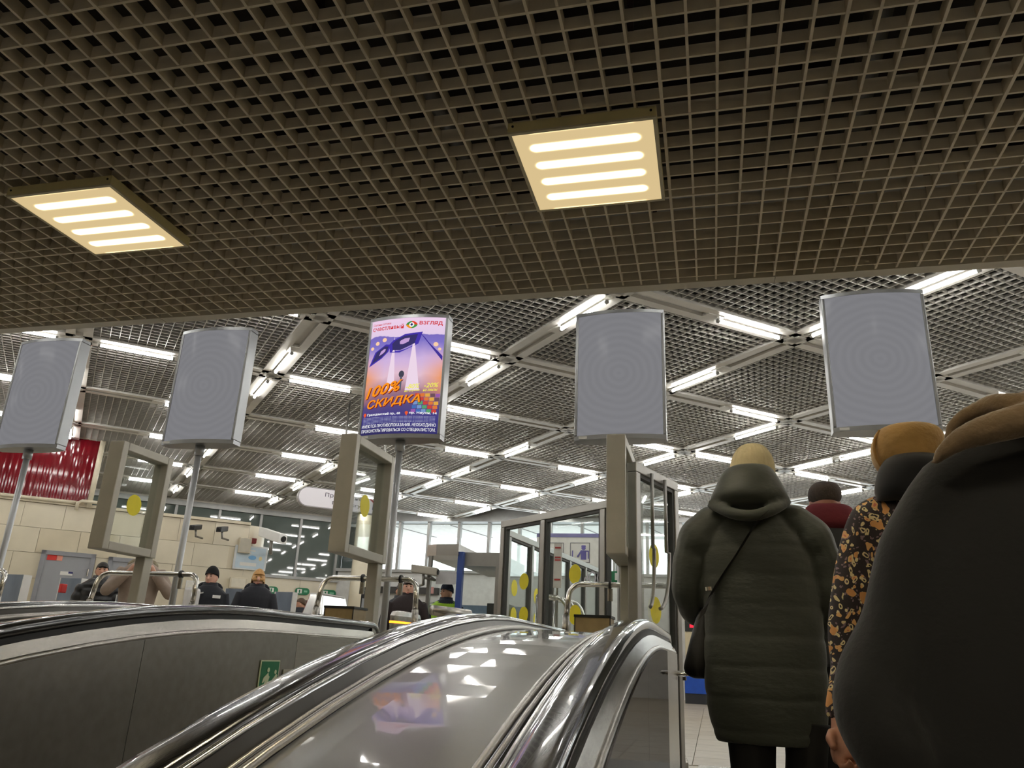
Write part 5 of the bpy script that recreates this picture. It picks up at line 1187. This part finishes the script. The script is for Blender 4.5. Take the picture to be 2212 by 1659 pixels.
f3, s3_ = under_body(t, c3.x, Y3_, zf, at(1961, 975, Y3_).z, math.pi)
m = MB()
m.rows(prow([(1072, 1915, 2060, .6), (1086, 1884, 2094, .55), (1110, 1856, 2122, .52), (1150, 1842, 2136), (1220, 1840, 2140), (1320, 1838, 2142), (1420, 1834, 2146), (1540, 1832, 2150), (1680, 1830, 2156), (1800, 1834, 2152)], Y3_, .55, q=quilt(.16, .02)))
plimb(m, [(1930, 1100, 2.3, 36), (1886, 1130, 2.3, 50), (1858, 1210, 2.3, 47), (1844, 1300, 2.29, 48), (1836, 1370, 2.28, 46), (1838, 1450, 2.26, 42), (1826, 1522, 2.24, 40), (1819, 1560, 2.24, 35)])
plimb(m, [(2098, 1132, 2.3, 52), (2128, 1230, 2.3, 50), (2140, 1340, 2.29, 48), (2130, 1450, 2.34, 42)])
fuse(m, 'coat', M_FLO, t, .009, 3)
M_NAVYC = mat('navy_collar', (10, 11, 20), .85, sheen=.2)
m = MB(); m.rows(prow([(990, 1935, 1998, .7), (996, 1912, 2020, .8), (1012, 1896, 2036, .85), (1040, 1886, 2048, .85), (1070, 1883, 2056, .8), (1090, 1890, 2050, .7)], Y3_, .8, yoff=-.045)); m.build('collar_hood', M_NAVYC, t, smooth=True)
M_MUST = mat('mustard_fleece', (176, 138, 80), .95, 0., .14, 14, .3, 60, sheen=.3)
m = MB(); m.rows(prow([(921, 1925, 2000), (924, 1908, 2016), (932, 1894, 2030), (948, 1885, 2040), (970, 1881, 2043), (992, 1884, 2041), (1010, 1893, 2034), (1026, 1906, 2020), (1040, 1916, 2010)], Y3_, .95, yoff=.0)); hat = m.build('hat', M_MUST, t, smooth=True)
def onhat(px, py):
    rows_ = {930: (1896, 2028), 950: (1885, 2040), 970: (1881, 2043), 990: (1884, 2041), 1010: (1893, 2034), 1022: (1903, 2024)}; k = min(rows_, key=lambda v: abs(v-py)); a, b = rows_[k]
    u = max(-1, min(1, (px-(a+b)/2)/((b-a)/2))); A, B = at(a, k, Y3_), at(b, k, Y3_); return at(px, py, Y3_-.95*(B.x-A.x)/2*math.sqrt(max(0, 1-u*u))-.001)
m = MB(); m.tube([onhat(*q_) for q_ in ((1900, 930), (1890, 950), (1888, 970), (1893, 990), (1905, 1010), (1914, 1022))], .004, 8); m.tube([onhat(*q_) for q_ in ((2020, 930), (2032, 950), (2036, 970), (2033, 990), (2024, 1010))], .004, 8); build_split(m, 'seam', mat('mustard_seam', (150, 112, 58), .9), hat, smooth=True)
# hanging hand below the floral cuff
m = MB(); w = at(1818, 1562, 2.22); tip = at(1832, 1650, 2.18)
hand_pieces(m, w, (tip-w), Vector((.45, -.9, -.1)), .98, 1.0, -1); m.tube([at(1820, 1535, 2.24), w], [.027, .026], 12)
hd = fuse(m, 'hand', mat('skin_warm', (156, 108, 84), .55, 0., .08, 30), t, .0045, 4)
m = MB()
for sx in (-1, 1): m.tube([f3((sx*.1, 0, .8)), f3((sx*.1, -.01, .45)), f3((sx*.1, .02, .07))], [.1, .08, .065], 14)
build_split(m, 'trouser_leg', mat('black_trousers', (12, 12, 13), .8), t, smooth=True)
boots(t, c3.x, Y3_, zf, f3, s3_, BLACK)
# ---- dark coat at the right edge
Y4_ = 1.5; zf = stepz(1.47)-.004
c4 = at(2265, 1300, Y4_)
t = thing('person', 'person in a black coat with beige fleece-lined hood filling the right edge', 'person', (c4.x, Y4_, zf))
f4, s4_ = under_body(t, c4.x, Y4_, zf, at(2240, 925, Y4_).z, math.pi)
M_BLK = mat('black_wool_coat', (19, 19, 21), .85, 0., .12, 5, .12, 60, sheen=.12)
m = MB()
m.rows(prow([(905, 2190, 2330, .6), (925, 2150, 2380, .55), (955, 2080, 2450, .5), (1000, 2020, 2510, .48), (1060, 1975, 2555, .48), (1150, 1945, 2585, .5), (1300, 1905, 2625, .52), (1500, 1880, 2650, .55), (1750, 1860, 2670, .55), (2000, 1850, 2680, .55), (2150, 1850, 2680, .55)], Y4_, .5))
plimb(m, [(2140, 1010, 1.5, 60), (2070, 1060, 1.5, 84), (2000, 1200, 1.5, 96), (1956, 1360, 1.49, 92), (1908, 1470, 1.47, 96), (1896, 1545, 1.44, 90), (1940, 1640, 1.42, 84), (1985, 1740, 1.46, 80)])
plimb(m, [(2490, 1075, 1.5, 85), (2550, 1220, 1.5, 92), (2590, 1400, 1.49, 92), (2600, 1600, 1.5, 80)])
fuse(m, 'coat', M_BLK, t, .009, 5)
M_LIN = mat('beige_fleece_lining', (128, 106, 78), .95, 0., .16, 16, .35, 70, sheen=.4)
m = MB()
plimb(m, [(2016, 1002, 1.42, 7), (2040, 975, 1.40, 17), (2075, 950, 1.39, 25), (2120, 932, 1.38, 32), (2180, 915, 1.37, 36), (2250, 900, 1.37, 38), (2340, 905, 1.4, 34)])
plimb(m, [(2052, 958, 1.46, 12), (2057, 925, 1.46, 14), (2082, 900, 1.45, 16), (2118, 884, 1.44, 20), (2150, 874, 1.42, 24), (2200, 874, 1.40, 26), (2270, 876, 1.42, 30)])
m.rows(prow([(846, 2205, 2330, .8), (862, 2170, 2370, .9), (900, 2140, 2400, .9), (950, 2120, 2420, .8), (990, 2150, 2390, .7)], 1.5, .9))
plimb(m, [(2060, 940, 1.55, 20), (2100, 915, 1.55, 28), (2180, 900, 1.5, 40), (2280, 905, 1.5, 50)])
fuse(m, 'hood', M_LIN, t, .0065, 3)
boots(t, c4.x, Y4_, zf, f4, s4_, BLACK)
m = MB()
for sx in (-1, 1): m.tube([f4((sx*.1, 0, .75)), f4((sx*.1, -.01, .45)), f4((sx*.1, .02, .07))], [.11, .09, .07], 14)
build_split(m, 'trouser_leg', mat('black_trousers', (12, 12, 13), .8), t, smooth=True)
